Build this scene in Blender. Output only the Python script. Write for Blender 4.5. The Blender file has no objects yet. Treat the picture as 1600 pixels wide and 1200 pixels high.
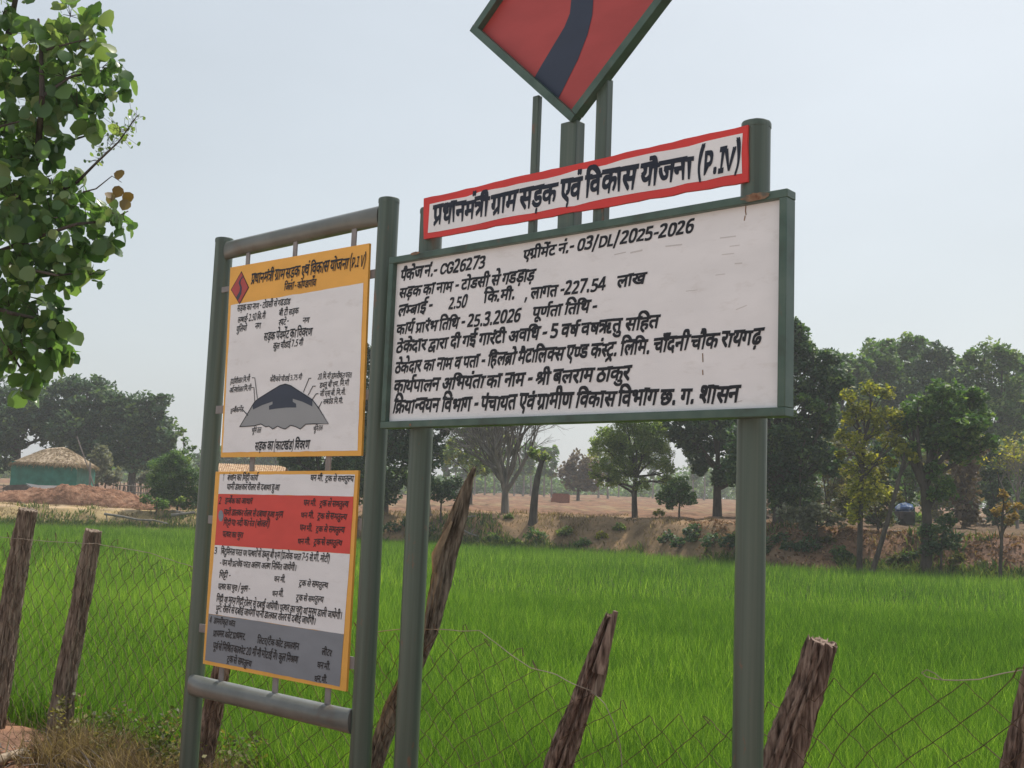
import bpy, bmesh, math, random
import numpy as np
from mathutils import Vector, Matrix, noise
from mathutils.geometry import tessellate_polygon

S = bpy.context.scene
COL = S.collection
R = math.radians
rng = np.random.default_rng(7)
random.seed(7)

# ------------------------------------------------------------------ camera
F_PX, PITCH, ROLL, YAW = 1763.5, 0.1146956, 0.0381898, -0.7182463   # photo is 1600 x 1200
EYE = Vector((0, 0, 1.6))
_fw = Vector((0, math.cos(PITCH), math.sin(PITCH)))
_r0 = Vector((1, 0, 0)); _u0 = _r0.cross(_fw)
CR = _r0 * math.cos(ROLL) + _u0 * math.sin(ROLL)
CU = _u0 * math.cos(ROLL) - _r0 * math.sin(ROLL)
cam = bpy.data.cameras.new("camera")
cam.sensor_width = 36
cam.lens = F_PX / 1600 * 36
cam.clip_start = 0.05
cam.clip_end = 4000
cam_ob = bpy.data.objects.new("camera", cam)
COL.objects.link(cam_ob)
cam_ob.matrix_world = Matrix(((CR.x, CU.x, -_fw.x, EYE.x), (CR.y, CU.y, -_fw.y, EYE.y), (CR.z, CU.z, -_fw.z, EYE.z), (0, 0, 0, 1)))
S.camera = cam_ob

# ------------------------------------------------------------------ sky, sun, exposure
SUN_EL, SUN_AZ = R(58), R(38)            # azimuth from +Y (ahead) towards +X (right)
W = bpy.data.worlds.new("World"); S.world = W; W.use_nodes = True
wn = W.node_tree; wn.nodes.clear()
sky = wn.nodes.new("ShaderNodeTexSky"); sky.sky_type = 'NISHITA'; sky.sun_disc = False
sky.sun_elevation = SUN_EL; sky.sun_rotation = SUN_AZ
sky.altitude = 100; sky.air_density = 1.5; sky.dust_density = 3.2; sky.ozone_density = 1.0
hsv = wn.nodes.new("ShaderNodeHueSaturation"); hsv.inputs['Saturation'].default_value = 0.52
bg = wn.nodes.new("ShaderNodeBackground"); bg.inputs[1].default_value = 0.128
out = wn.nodes.new("ShaderNodeOutputWorld")
veil = wn.nodes.new("ShaderNodeMixRGB"); veil.inputs[0].default_value = 0.62; veil.inputs[2].default_value = (3.9, 4.35, 4.72, 1)
wn.links.new(sky.outputs[0], hsv.inputs['Color']); wn.links.new(hsv.outputs[0], veil.inputs[1])
stc = wn.nodes.new("ShaderNodeTexCoord"); snz = wn.nodes.new("ShaderNodeTexNoise"); snz.inputs['Scale'].default_value = 2.2; snz.inputs['Detail'].default_value = 4
smr = wn.nodes.new("ShaderNodeMapRange"); smr.inputs[1].default_value = .3; smr.inputs[2].default_value = .7; smr.inputs[3].default_value = .955; smr.inputs[4].default_value = 1.04
svm = wn.nodes.new("ShaderNodeVectorMath"); svm.operation = 'SCALE'
smp = wn.nodes.new("ShaderNodeMapping"); smp.inputs['Scale'].default_value = (1, 1, 2.6)
wn.links.new(stc.outputs['Generated'], smp.inputs[0]); wn.links.new(smp.outputs[0], snz.inputs['Vector']); wn.links.new(snz.outputs['Fac'], smr.inputs[0])
wn.links.new(veil.outputs[0], svm.inputs[0]); wn.links.new(smr.outputs[0], svm.inputs['Scale']); wn.links.new(svm.outputs[0], bg.inputs[0]); wn.links.new(bg.outputs[0], out.inputs[0])
sl = bpy.data.lights.new("sun", 'SUN'); sl.energy = 4.2; sl.angle = R(0.8); sl.color = (1.0, 0.94, 0.85)
so = bpy.data.objects.new("sun", sl); COL.objects.link(so)
SUN = Vector((math.sin(SUN_AZ) * math.cos(SUN_EL), math.cos(SUN_AZ) * math.cos(SUN_EL), math.sin(SUN_EL)))
so.rotation_euler = (-SUN).to_track_quat('-Z', 'Y').to_euler()
S.view_settings.view_transform = 'Standard'; S.view_settings.look = 'None'
S.view_settings.exposure = 0.24; S.view_settings.gamma = 1.0
S.view_settings.use_curve_mapping = False
S.cycles.max_bounces = 8; S.cycles.transparent_max_bounces = 16; S.cycles.volume_bounces = 1

# ------------------------------------------------------------------ geometry of the view
def ray(px, py):
    return (CR * ((px - 800) / F_PX) + CU * (-(py - 600) / F_PX) + _fw)
def at(px, py, Y):
    d = ray(px, py); return EYE + d * (Y / d.y)
def sstep(a, b, x):
    t = np.clip((x - a) / (b - a), 0, 1); return t * t * (3 - 2 * t)
# the signs stand along U, their back towards NB
U = Vector((math.cos(YAW), math.sin(YAW), 0)); NB = Vector((-math.sin(YAW), math.cos(YAW), 0))
P0 = at(1172, 900, 3.78); P0.z = 0
def uv(px, py, y=0.0):
    """pixel -> (u, z) on the upright plane y metres behind the sign posts' line"""
    d = ray(px, py); t = ((P0 + NB * y - EYE).dot(NB)) / d.dot(NB)
    p = EYE + d * t; return ((p - P0).dot(U), p.z)
def w3(u, y, z):
    p = P0 + U * u + NB * y; return Vector((p.x, p.y, z))
# far edge of the rice field
_bx = np.array([-140, -60, -30, -19, -3.2, 1.7, 6.5, 9.8, 12, 19.5, 40, 120.])
_by = np.array([62, 64, 66, 70, 62, 59, 57, 50.5, 48.5, 43.5, 37, 30.])
_zx = np.array([-140, -16, -9, -4, 8, 13, 20, 120.]); _zz = np.array([.85, .9, 1.15, 1.5, 1.55, 1.5, 1.4, 1.4])
def yB(x): return np.interp(x, _bx, _by) + .35 * np.sin(x * .9) + .2 * np.sin(x * 2.3 + 1)
def H(x, y):
    x = np.asarray(x, float); y = np.asarray(y, float)
    s = (x - P0.x) * NB.x + (y - P0.y) * NB.y
    z = -.32 * sstep(.5, 1.3, s)
    d = y - yB(x)
    zt = np.interp(x, _zx, _zz)
    w = np.where(x < -12, 3.0, 3.6)
    z = z + (zt + .32) * sstep(0, 1, d / w) ** .8
    z = z + .025 * np.clip(d - w, 0, 220)
    far = sstep(0, 3, d)
    z = z + far * (.10 * np.sin(x * 1.7 + y * .6) * np.sin(y * 1.1 - x * .4) + .07 * np.sin(x * 3.9 + 1) * np.sin(y * 2.7))
    near = 1 - sstep(.6, 1.2, s)
    z = z + near * (.018 * np.sin(x * 5.1 + y * 2) * np.sin(y * 6.3) + .012 * np.sin(x * 13 + 2) * np.sin(y * 11))
    return z
def Hf(x, y): return float(H(x, y))

# ------------------------------------------------------------------ materials
def mat_base(name):
    m = bpy.data.materials.new(name); m.use_nodes = True
    return m, m.node_tree, m.node_tree.nodes['Principled BSDF']
def mix_chain(nt, colors, scale, detail=6, coord='Object', stretch=(1, 1, 1), lo=.35, hi=.65):
    tc = nt.nodes.new('ShaderNodeTexCoord'); mp = nt.nodes.new('ShaderNodeMapping'); mp.inputs['Scale'].default_value = stretch
    nz = nt.nodes.new('ShaderNodeTexNoise'); nz.inputs['Scale'].default_value = scale; nz.inputs['Detail'].default_value = detail
    rp = nt.nodes.new('ShaderNodeValToRGB'); el = rp.color_ramp.elements
    el[0].position = lo; el[0].color = (*colors[0], 1); el[1].position = hi; el[1].color = (*colors[-1], 1)
    for k, c in enumerate(colors[1:-1]):
        e = el.new(lo + (hi - lo) * (k + 1) / (len(colors) - 1)); e.color = (*c, 1)
    nt.links.new(tc.outputs[coord], mp.inputs[0]); nt.links.new(mp.outputs[0], nz.inputs['Vector']); nt.links.new(nz.outputs['Fac'], rp.inputs[0])
    return rp.outputs[0], nz.outputs['Fac'], mp.outputs[0]
def noisy(name, colors, scale=6, rough=.8, bump=.0, bscale=None, stretch=(1, 1, 1), spec=.3, metal=0, bdist=.01, lo=.35, hi=.65):
    m, nt, p = mat_base(name)
    c, f, v = mix_chain(nt, colors, scale, stretch=stretch, lo=lo, hi=hi)
    nt.links.new(c, p.inputs['Base Color'])
    p.inputs['Roughness'].default_value = rough; p.inputs['Specular IOR Level'].default_value = spec; p.inputs['Metallic'].default_value = metal
    if bump:
        nz = nt.nodes.new('ShaderNodeTexNoise'); nz.inputs['Scale'].default_value = bscale or scale * 4; nz.inputs['Detail'].default_value = 8
        nt.links.new(v, nz.inputs['Vector'])
        b = nt.nodes.new('ShaderNodeBump'); b.inputs['Strength'].default_value = bump; b.inputs['Distance'].default_value = bdist
        nt.links.new(nz.outputs['Fac'], b.inputs['Height']); nt.links.new(b.outputs[0], p.inputs['Normal'])
    return m
def leafy(name, c1, c2, c3, trans=.35, rough=.55, spec=.25, noise_scale=None, patch=None):
    """leaf colours run c1-c2-c3 along each leaf's own 'tint' value"""
    m, nt, p = mat_base(name)
    a = nt.nodes.new('ShaderNodeAttribute'); a.attribute_name = 'tint'
    rp = nt.nodes.new('ShaderNodeValToRGB'); el = rp.color_ramp.elements
    el[0].position = 0; el[0].color = (*c1, 1); el[1].position = 1; el[1].color = (*c3, 1)
    e = el.new(.55); e.color = (*c2, 1)
    nt.links.new(a.outputs['Fac'], rp.inputs[0])
    col = rp.outputs[0]
    nt.links.new(col, p.inputs['Base Color']); p.inputs['Roughness'].default_value = rough; p.inputs['Specular IOR Level'].default_value = spec
    t = nt.nodes.new('ShaderNodeBsdfTranslucent'); mx = nt.nodes.new('ShaderNodeMixShader'); mx.inputs[0].default_value = trans
    g = nt.nodes.new('ShaderNodeMixRGB'); g.blend_type = 'MULTIPLY'; g.inputs[0].default_value = 1; g.inputs[2].default_value = (1.5, 1.55, .7, 1)
    nt.links.new(col, g.inputs[1]); nt.links.new(g.outputs[0], t.inputs[0])
    nt.links.new(p.outputs[0], mx.inputs[1]); nt.links.new(t.outputs[0], mx.inputs[2])
    nt.links.new(mx.outputs[0], nt.nodes['Material Output'].inputs[0])
    return m
def paint(name, c, rough=.5, var=.06, stain=None, spec=.35):
    """brushed enamel paint: faint streaks and a few stains"""
    m, nt, p = mat_base(name)
    c2 = tuple(v * (1 - var) for v in c)
    col, f, v = mix_chain(nt, [c2, c], 5, stretch=(1, 1, 2.5))
    if stain:
        nz = nt.nodes.new('ShaderNodeTexNoise'); nz.inputs['Scale'].default_value = 9; nz.inputs['Detail'].default_value = 9; nz.inputs['Roughness'].default_value = .7
        nt.links.new(v, nz.inputs['Vector'])
        rp = nt.nodes.new('ShaderNodeValToRGB'); rp.color_ramp.elements[0].position = .55; rp.color_ramp.elements[1].position = .78
        nt.links.new(nz.outputs['Fac'], rp.inputs[0])
        mx = nt.nodes.new('ShaderNodeMixRGB'); mx.inputs[2].default_value = (*stain, 1)
        ml = nt.nodes.new('ShaderNodeMath'); ml.operation = 'MULTIPLY'; ml.inputs[1].default_value = .55
        nt.links.new(rp.outputs[0], ml.inputs[0]); nt.links.new(ml.outputs[0], mx.inputs[0]); nt.links.new(col, mx.inputs[1]); col = mx.outputs[0]
    nt.links.new(col, p.inputs['Base Color']); p.inputs['Roughness'].default_value = rough; p.inputs['Specular IOR Level'].default_value = spec
    b = nt.nodes.new('ShaderNodeBump'); b.inputs['Strength'].default_value = .15; b.inputs['Distance'].default_value = .003
    nt.links.new(f, b.inputs['Height']); nt.links.new(b.outputs[0], p.inputs['Normal'])
    return m
M = {}
M['steel'] = noisy('green_grey_paint', [(.052, .064, .048), (.072, .100, .078), (.105, .128, .100)], 5, .36, .12, 30, (8, 8, .12), spec=.5, bdist=.002, lo=.3, hi=.7)  # upright streaks in the colour imitate highlights running down the posts
def chipped(m, rust=(.17, .085, .05), lo=.63, hi=.69, scale=14, amount=.8):
    nt = m.node_tree; p = nt.nodes['Principled BSDF']; src = p.inputs['Base Color'].links[0].from_socket
    tc = nt.nodes.new('ShaderNodeTexCoord'); nz = nt.nodes.new('ShaderNodeTexNoise'); nz.inputs['Scale'].default_value = scale; nz.inputs['Detail'].default_value = 10; nz.inputs['Roughness'].default_value = .65
    mp = nt.nodes.new('ShaderNodeMapping'); mp.inputs['Scale'].default_value = (1, 1, .4)
    rp = nt.nodes.new('ShaderNodeValToRGB'); rp.color_ramp.elements[0].position = lo; rp.color_ramp.elements[1].position = hi
    ml = nt.nodes.new('ShaderNodeMath'); ml.operation = 'MULTIPLY'; ml.inputs[1].default_value = amount
    mx = nt.nodes.new('ShaderNodeMixRGB'); mx.inputs[2].default_value = (*rust, 1)
    nt.links.new(tc.outputs['Object'], mp.inputs[0]); nt.links.new(mp.outputs[0], nz.inputs['Vector']); nt.links.new(nz.outputs['Fac'], rp.inputs[0]); nt.links.new(rp.outputs[0], ml.inputs[0]); nt.links.new(ml.outputs[0], mx.inputs[0])
    nt.links.new(src, mx.inputs[1]); nt.links.new(mx.outputs[0], p.inputs['Base Color'])
chipped(M['steel'])
M['rail'] = noisy('worn_grey_paint', [(.11, .08, .06), (.125, .13, .118), (.16, .165, .152)], 4, .30, .12, 30, (1, 1, 1), spec=.5, bdist=.002, lo=.3, hi=.6)
M['frame'] = noisy('frame_green_paint', [(.045, .062, .048), (.060, .105, .082), (.085, .130, .105)], 9, .42, .1, 40, spec=.45, bdist=.002, lo=.3, hi=.68)
chipped(M['frame'], (.13, .09, .065), .62, .70, 18, .75); chipped(M['rail'], (.12, .075, .05), .58, .68, 9, .7)
M['tab'] = noisy('dull_steel_strip', [(.17, .15, .145), (.25, .23, .225)], 12, .5, .1, spec=.4)
M['rust'] = noisy('rusty_weld', [(.16, .07, .04), (.26, .16, .10), (.12, .11, .09)], 25, .8, .4, 80)
M['white'] = paint('white_board_paint', (.80, .785, .80), .55, .06, (.56, .52, .50))
M['scuffp'] = paint('grey_scuff', (.60, .57, .57), .6, .1)
M['redp'] = paint('red_board_paint', (.68, .075, .06), .5, .10)
M['redb'] = paint('red_border_paint', (.66, .05, .045), .5, .10)
M['redd'] = paint('diamond_red_paint', (.42, .065, .062), .45, .12)
M['yellow'] = paint('yellow_board_paint', (.84, .43, .085), .5, .10)
M['greyp'] = paint('grey_board_paint', (.235, .255, .29), .5, .12)
M['diag'] = paint('diagram_grey_paint', (.30, .31, .325), .5, .04)
M['navy'] = paint('navy_paint', (.035, .045, .075), .4, .1)
M['ink'] = paint('black_lettering_paint', (.012, .012, .018), .4, .1)
M['inkn'] = paint('dark_navy_lettering_paint', (.012, .015, .03), .4, .1)
M['wood'] = noisy('weathered_wood', [(.05, .038, .03), (.19, .145, .115), (.33, .27, .215)], 26, .9, .8, 60, (2.2, 2.2, .11), spec=.12, bdist=.01, lo=.3, hi=.66)
M['drift'] = noisy('grey_driftwood', [(.05, .043, .037), (.17, .148, .122), (.31, .275, .23)], 24, .9, .8, 60, (2.4, 2.4, .09), spec=.12, bdist=.01, lo=.3, hi=.68)
M['bark_red'] = noisy('red_brown_bark', [(.05, .036, .029), (.20, .142, .115), (.36, .275, .225)], 36, .92, .9, 70, (1.7, 1.7, .22), spec=.1, bdist=.014, lo=.33, hi=.66)
M['cut'] = noisy('pale_split_wood', [(.20, .155, .11), (.38, .30, .22)], 20, .9, .6, 60, (2, 2, .3))
M['wire'] = noisy('rusty_wire', [(.055, .035, .022), (.13, .08, .05)], 30, .75, spec=.3, metal=.0)
M['wirep'] = noisy('pale_wire', [(.19, .15, .11), (.28, .235, .18)], 20, .6, spec=.4)
M['bark'] = noisy('tree_bark', [(.055, .045, .04), (.11, .09, .075)], 5, .95, .8, 20, (1, 1, .3), spec=.1, bdist=.03)
M['bark_grey'] = noisy('grey_bark', [(.14, .125, .115), (.25, .23, .21)], 4, .95, .5, 20, (1, 1, .3), spec=.1, bdist=.02)
M['barkp'] = noisy('pale_bark', [(.16, .14, .125), (.26, .235, .21)], 4, .95, .5, 20, (1, 1, .3), spec=.1, bdist=.02)
M['leaf_near'] = leafy('round_leaves', (.042, .095, .036), (.11, .205, .07), (.23, .29, .125), .46, .34, .5)
M['leaf_dry'] = leafy('browned_leaves', (.10, .06, .025), (.16, .10, .04), (.26, .20, .10), .3)
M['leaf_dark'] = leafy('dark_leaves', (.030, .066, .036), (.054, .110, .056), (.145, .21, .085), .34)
M['leaf_mid'] = leafy('green_leaves', (.035, .085, .026), (.078, .160, .045), (.20, .28, .075), .38)
M['leaf_light'] = leafy('light_green_leaves', (.07, .13, .035), (.165, .24, .06), (.36, .38, .12), .48)
M['leaf_yellow'] = leafy('yellow_leaves', (.09, .11, .02), (.24, .25, .035), (.50, .44, .06), .45)
M['leaf_feather'] = leafy('feathery_leaves', (.10, .16, .045), (.20, .275, .085), (.36, .40, .15), .6)
M['leaf_grey'] = leafy('grey_green_leaves', (.10, .115, .08), (.17, .18, .13), (.26, .26, .20), .3)
M['leaf_brown'] = leafy('brown_leaves', (.09, .065, .05), (.15, .11, .085), (.22, .17, .12), .3)
M['leaf_orange'] = leafy('orange_leaves', (.15, .10, .03), (.30, .19, .05), (.42, .30, .10), .4)
M['rice'] = leafy('rice_leaves', (.036, .092, .013), (.112, .225, .030), (.28, .41, .075), .48, .5, .2)
M['dry'] = leafy('dry_grass', (.10, .068, .042), (.20, .145, .085), (.38, .29, .185), .3, .8, .1)
M['weed'] = leafy('weeds', (.035, .065, .018), (.075, .12, .03), (.20, .22, .06), .35)
M['leaf_weed'] = leafy('olive_leaves', (.05, .06, .02), (.11, .115, .035), (.24, .21, .07), .35)
M['litter'] = leafy('leaf_litter', (.12, .06, .035), (.24, .13, .075), (.38, .24, .15), .15, .8, .1)

# ------------------------------------------------------------------ objects
def put(o, parent=None):
    COL.objects.link(o)
    if parent is not None: o.parent = parent
    return o
def tag(o, label=None, cat=None, group=None, kind=None):
    for k, v in (('label', label), ('category', cat), ('group', group), ('kind', kind)):
        if v: o[k] = v
    return o
def empty(name, loc, label, cat, group=None, rz=0):
    o = bpy.data.objects.new(name, None); o.empty_display_size = .2
    o.location = loc; o.rotation_euler = (0, 0, rz)
    put(o); return tag(o, label, cat, group)
class MB:
    """collects shapes and links them as one mesh object"""
    def __init__(s): s.v = []; s.f = []; s.smooth = True
    def add(s, vs, fs):
        b = len(s.v); s.v += [tuple(v) for v in vs]; s.f += [tuple(i + b for i in f) for f in fs]
    def box(s, a, b):
        (x0, y0, z0), (x1, y1, z1) = a, b
        s.add([(x0, y0, z0), (x1, y0, z0), (x1, y1, z0), (x0, y1, z0), (x0, y0, z1), (x1, y0, z1), (x1, y1, z1), (x0, y1, z1)],
              [(0, 3, 2, 1), (4, 5, 6, 7), (0, 1, 5, 4), (1, 2, 6, 5), (2, 3, 7, 6), (3, 0, 4, 7)])
    def tube(s, pts, rad, n=8, cap=True, fn=None, squash=None):
        pts = [Vector(p) for p in pts]; k = len(pts)
        if not hasattr(rad, '__len__'): rad = [rad] * k
        up = Vector((0, 0, 1)); rings = []; prev = None
        for i, p in enumerate(pts):
            t = (pts[min(i + 1, k - 1)] - pts[max(i - 1, 0)]).normalized()
            a = prev - t * prev.dot(t) if prev is not None else t.orthogonal()
            if prev is None and abs(t.z) > .5: a = Vector((1, 0, 0)) - t * t.x
            elif prev is None and abs(t.z) <= .5: a = up - t * t.z
            a.normalize(); prev = a; b = t.cross(a)
            ring = []
            for j in range(n):
                th = 2 * math.pi * j / n; r = rad[i]
                if fn: r *= fn(i / (k - 1), th)
                ring.append(p + (a * math.cos(th) + b * math.sin(th)) * r)
            rings.append(ring)
        vs = [v for r in rings for v in r]; fs = []
        for i in range(k - 1):
            for j in range(n):
                fs.append((i * n + j, i * n + (j + 1) % n, (i + 1) * n + (j + 1) % n, (i + 1) * n + j))
        if cap and n > 2:
            fs.append(tuple(range(n - 1, -1, -1))); fs.append(tuple((k - 1) * n + j for j in range(n)))
        s.add(vs, fs)
    def build(s, name, m, parent=None, bevel=0, smooth=True, loc=None):
        me = bpy.data.meshes.new(name); me.from_pydata(s.v, [], s.f); me.update()
        me.materials.append(M[m] if isinstance(m, str) else m)
        if smooth: me.polygons.foreach_set('use_smooth', [True] * len(me.polygons))
        o = bpy.data.objects.new(name, me); put(o, parent)
        if loc is not None: o.location = loc
        if bevel:
            b = o.modifiers.new('bevel', 'BEVEL'); b.width = bevel; b.segments = 2; b.limit_method = 'ANGLE'; b.angle_limit = R(40)
        if smooth:
            try: me.set_sharp_from_angle(angle=R(38))
            except Exception: pass
        return o
def np_mesh(name, V, quads, tris, m, parent=None, tint=None, smooth=False):
    """numpy vertices / faces -> one mesh object"""
    me = bpy.data.meshes.new(name)
    nq, nt_ = len(quads), len(tris)
    me.vertices.add(len(V)); me.vertices.foreach_set('co', np.asarray(V, np.float32).ravel())
    idx = np.concatenate([np.asarray(quads, np.int32).ravel(), np.asarray(tris, np.int32).ravel()])
    me.loops.add(len(idx)); me.loops.foreach_set('vertex_index', idx)
    me.polygons.add(nq + nt_)
    st = np.concatenate([np.arange(nq) * 4, nq * 4 + np.arange(nt_) * 3]).astype(np.int32)
    me.polygons.foreach_set('loop_start', st)
    if smooth: me.polygons.foreach_set('use_smooth', np.ones(nq + nt_, bool))
    me.update(calc_edges=True)
    if tint is not None:
        a = me.attributes.new('tint', 'FLOAT', 'POINT'); a.data.foreach_set('value', np.asarray(tint, np.float32))
    me.materials.append(M[m] if isinstance(m, str) else m)
    o = bpy.data.objects.new(name, me); return put(o, parent)

# ------------------------------------------------------------------ ground
ys = np.concatenate([np.arange(-60, 0, 3), np.arange(0, 10, .2), np.arange(10, 34, 1), np.arange(34, 84, .35), np.arange(84, 250, 3), np.arange(250, 1500, 40)])
tt = np.linspace(-1, 1, 261); tt = .35 * tt + .65 * tt ** 3
GX = tt[None, :] * (60 + .85 * np.clip(ys, 0, None))[:, None]; GY = np.repeat(ys[:, None], len(tt), 1)
GZ = H(GX, GY)
nr, nc = GX.shape
ii = (np.arange(nr - 1)[:, None] * nc + np.arange(nc - 1)[None, :]).ravel()
ground = np_mesh('ground', np.stack([GX, GY, GZ], -1).reshape(-1, 3), np.stack([ii, ii + 1, ii + nc + 1, ii + nc], -1), np.zeros((0, 3)), noisy('tmp', [(.2, .2, .2), (.2, .2, .2)]), smooth=True)
s_ = (GX - P0.x) * NB.x + (GY - P0.y) * NB.y
d_ = GY - yB(GX)
def mixc(a, b, t): return a * (1 - t[..., None]) + b * t[..., None]
C = np.zeros(GX.shape + (3,)) + np.array([.56, .49, .43])                        # dusty roadside
C = mixc(C, np.array([.22, .125, .085]), sstep(-4.5, -3, s_))
C = mixc(C, np.array([.05, .06, .025]), sstep(.7, 1.0, s_))                       # field mud
C = mixc(C, np.array([.22, .15, .09]), sstep(-.3, .5, d_))                      # bund
leftm = sstep(-10, -16, GX)
C = mixc(C, np.array([.30, .23, .12]), sstep(-.3, .5, d_) * leftm)
C = mixc(C, np.array([.165, .10, .07]), sstep(-.3, .5, d_) * sstep(9, 15, GX))   # leaf-strewn red bank, with its shade darkened into the soil colour
C = mixc(C, np.array([.35, .26, .17]), sstep(2.6, 3.4, d_) * (1 - sstep(4.5, 6, d_)) * leftm)  # track on the bund
C = mixc(C, np.array([.18, .105, .068]), sstep(6, 12, d_))                         # red earth beyond
C = mixc(C, np.array([.21, .15, .09]), sstep(.2, .7, np.sin(GX * .11 + GY * .31) * np.sin(GY * .17 + 1)) * sstep(7, 14, d_))
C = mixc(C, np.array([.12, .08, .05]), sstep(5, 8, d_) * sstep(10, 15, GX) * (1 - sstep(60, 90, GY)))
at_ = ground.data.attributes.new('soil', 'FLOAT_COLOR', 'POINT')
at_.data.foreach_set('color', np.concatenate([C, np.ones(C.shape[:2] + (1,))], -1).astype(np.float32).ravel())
gm, nt, p = mat_base('soil')
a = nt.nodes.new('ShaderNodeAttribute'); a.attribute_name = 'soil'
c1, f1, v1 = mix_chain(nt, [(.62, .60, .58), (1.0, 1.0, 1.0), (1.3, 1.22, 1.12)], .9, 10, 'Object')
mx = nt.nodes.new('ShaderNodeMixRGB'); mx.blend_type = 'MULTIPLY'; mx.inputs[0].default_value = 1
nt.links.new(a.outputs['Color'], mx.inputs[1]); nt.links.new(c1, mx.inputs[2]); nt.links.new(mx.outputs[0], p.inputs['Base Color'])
p.inputs['Roughness'].default_value = .95; p.inputs['Specular IOR Level'].default_value = .1
nz = nt.nodes.new('ShaderNodeTexNoise'); nz.inputs['Scale'].default_value = 7; nz.inputs['Detail'].default_value = 10
nt.links.new(v1, nz.inputs['Vector']); b = nt.nodes.new('ShaderNodeBump'); b.inputs['Strength'].default_value = .8; b.inputs['Distance'].default_value = .06
nt.links.new(nz.outputs['Fac'], b.inputs['Height']); nt.links.new(b.outputs[0], p.inputs['Normal'])
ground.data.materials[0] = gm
tag(ground, kind='structure')

# ------------------------------------------------------------------ blades (rice, dry grass)
def blades(name, X, Y, h, w, lean, tint, m, segs, kind='stuff', zoff=-.02, z=None):
    n = len(X)
    Z = (H(X, Y) if z is None else z) + zoff
    th = rng.uniform(0, 2 * np.pi, n); ph = rng.uniform(0, 2 * np.pi, n)
    wx, wy = np.cos(th) * w / 2, np.sin(th) * w / 2
    lx, ly = np.cos(ph) * lean * h, np.sin(ph) * lean * h
    lev = []
    for k in range(segs + 1):
        t = k / segs; f = (1 - t ** 2.2) if k < segs else 0
        cx, cy, cz = X + lx * t * t, Y + ly * t * t, Z + h * (t - .18 * lean * t * t)
        if k < segs: lev += [np.stack([cx - wx * f, cy - wy * f, cz], -1), np.stack([cx + wx * f, cy + wy * f, cz], -1)]
        else: lev += [np.stack([cx, cy, cz], -1)]
    nv = 2 * segs + 1
    V = np.stack(lev, 1).reshape(-1, 3); base = np.arange(n)[:, None] * nv
    Q = np.concatenate([base + np.array([[2 * k, 2 * k + 1, 2 * k + 3, 2 * k + 2]]) for k in range(segs - 1)]) if segs > 1 else np.zeros((0, 4), int)
    T = base + np.array([[2 * segs - 2, 2 * segs - 1, 2 * segs]])
    o = np_mesh(name, V, Q, T, m, tint=np.repeat(np.clip(tint, 0, 1), nv))
    tag(o, kind=kind); return o
def fan_points(n, y0, y1, margin=1.2, k=.52):
    # uniform over the wedge the view covers
    y = np.sqrt(rng.uniform(y0 ** 2, y1 ** 2, n)); x = rng.uniform(-1, 1, n) * (k * y + margin); return x, y
def pnoise(x, y, s, seed=0.0):
    r = np.zeros_like(x)
    for k, (a, b, c) in enumerate(((1, .35, .3), (-.45, .9, 1.9), (.7, -.8, 4.1), (1.7, 1.3, 2.2), (-1.9, 1.1, 5.3), (.2, 2.3, .7))):
        r = r + np.sin((a * x + b * y) * s * (1 + .13 * k) + c + seed) / (1 + .25 * k)
    return r / 3.2
parts = []
for (n, y0, y1, w, segs) in ((210000, 3.2, 11, .0068, 3), (240000, 11, 24, .010, 2), (230000, 24, 76, .024, 1)):
    x, y = fan_points(n, y0, y1)
    s = (x - P0.x) * NB.x + (y - P0.y) * NB.y
    edge = .62 + .12 * np.sin(x * 7) + .1 * np.sin(x * 17 + 1)
    ok = (s > edge) & (y < yB(x) - .1); x, y = x[ok], y[ok]
    parts.append((x, y, np.full(len(x), w), segs))
VV = []; QQ = []; TT = []; TI = []; off = 0
for (x, y, w, segs) in parts:
    n = len(x)
    pn = pnoise(x, y, .55) * .35 + pnoise(x, y * .45, .23, 2.) * .5 + pnoise(x, y, 2.3, 4.) * .35 + pnoise(x, y * 1.6, .12, 1.) * .35
    h = (.44 + .07 * pn + .05 * pnoise(x, y, 6., 1.)) * rng.uniform(.62, 1.18, n)
    tint = .50 + .34 * pn + rng.normal(0, .24, n)
    lean = rng.uniform(.05, .6, n)
    w = w * rng.uniform(.7, 1.3, n)
    Z = H(x, y) - .02; th = rng.uniform(0, 2 * np.pi, n); ph = rng.uniform(0, 2 * np.pi, n)
    wx, wy = np.cos(th) * w / 2, np.sin(th) * w / 2; lx, ly = np.cos(ph) * lean * h, np.sin(ph) * lean * h
    lev = []
    for k in range(segs + 1):
        t = k / segs; f = 1 - t ** 2.2
        cx, cy, cz = x + lx * t * t, y + ly * t * t, Z + h * (t - .2 * lean * t * t)
        if k < segs: lev += [np.stack([cx - wx * f, cy - wy * f, cz], -1), np.stack([cx + wx * f, cy + wy * f, cz], -1)]
        else: lev += [np.stack([cx, cy, cz], -1)]
    nv = 2 * segs + 1; base = off + np.arange(n)[:, None] * nv
    VV.append(np.stack(lev, 1).reshape(-1, 3)); TI.append(np.repeat(np.clip(tint, 0, 1), nv)); off += n * nv
    for k in range(segs - 1): QQ.append(base + np.array([[2 * k, 2 * k + 1, 2 * k + 3, 2 * k + 2]]))
    TT.append(base + np.array([[2 * segs - 2, 2 * segs - 1, 2 * segs]]))
rice = np_mesh('rice_crop', np.concatenate(VV), np.concatenate(QQ), np.concatenate(TT), 'rice', tint=np.concatenate(TI))
tag(rice, 'bright green young rice filling the field behind the wire fence', 'rice', kind='stuff')
del VV, QQ, TT, TI

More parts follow.
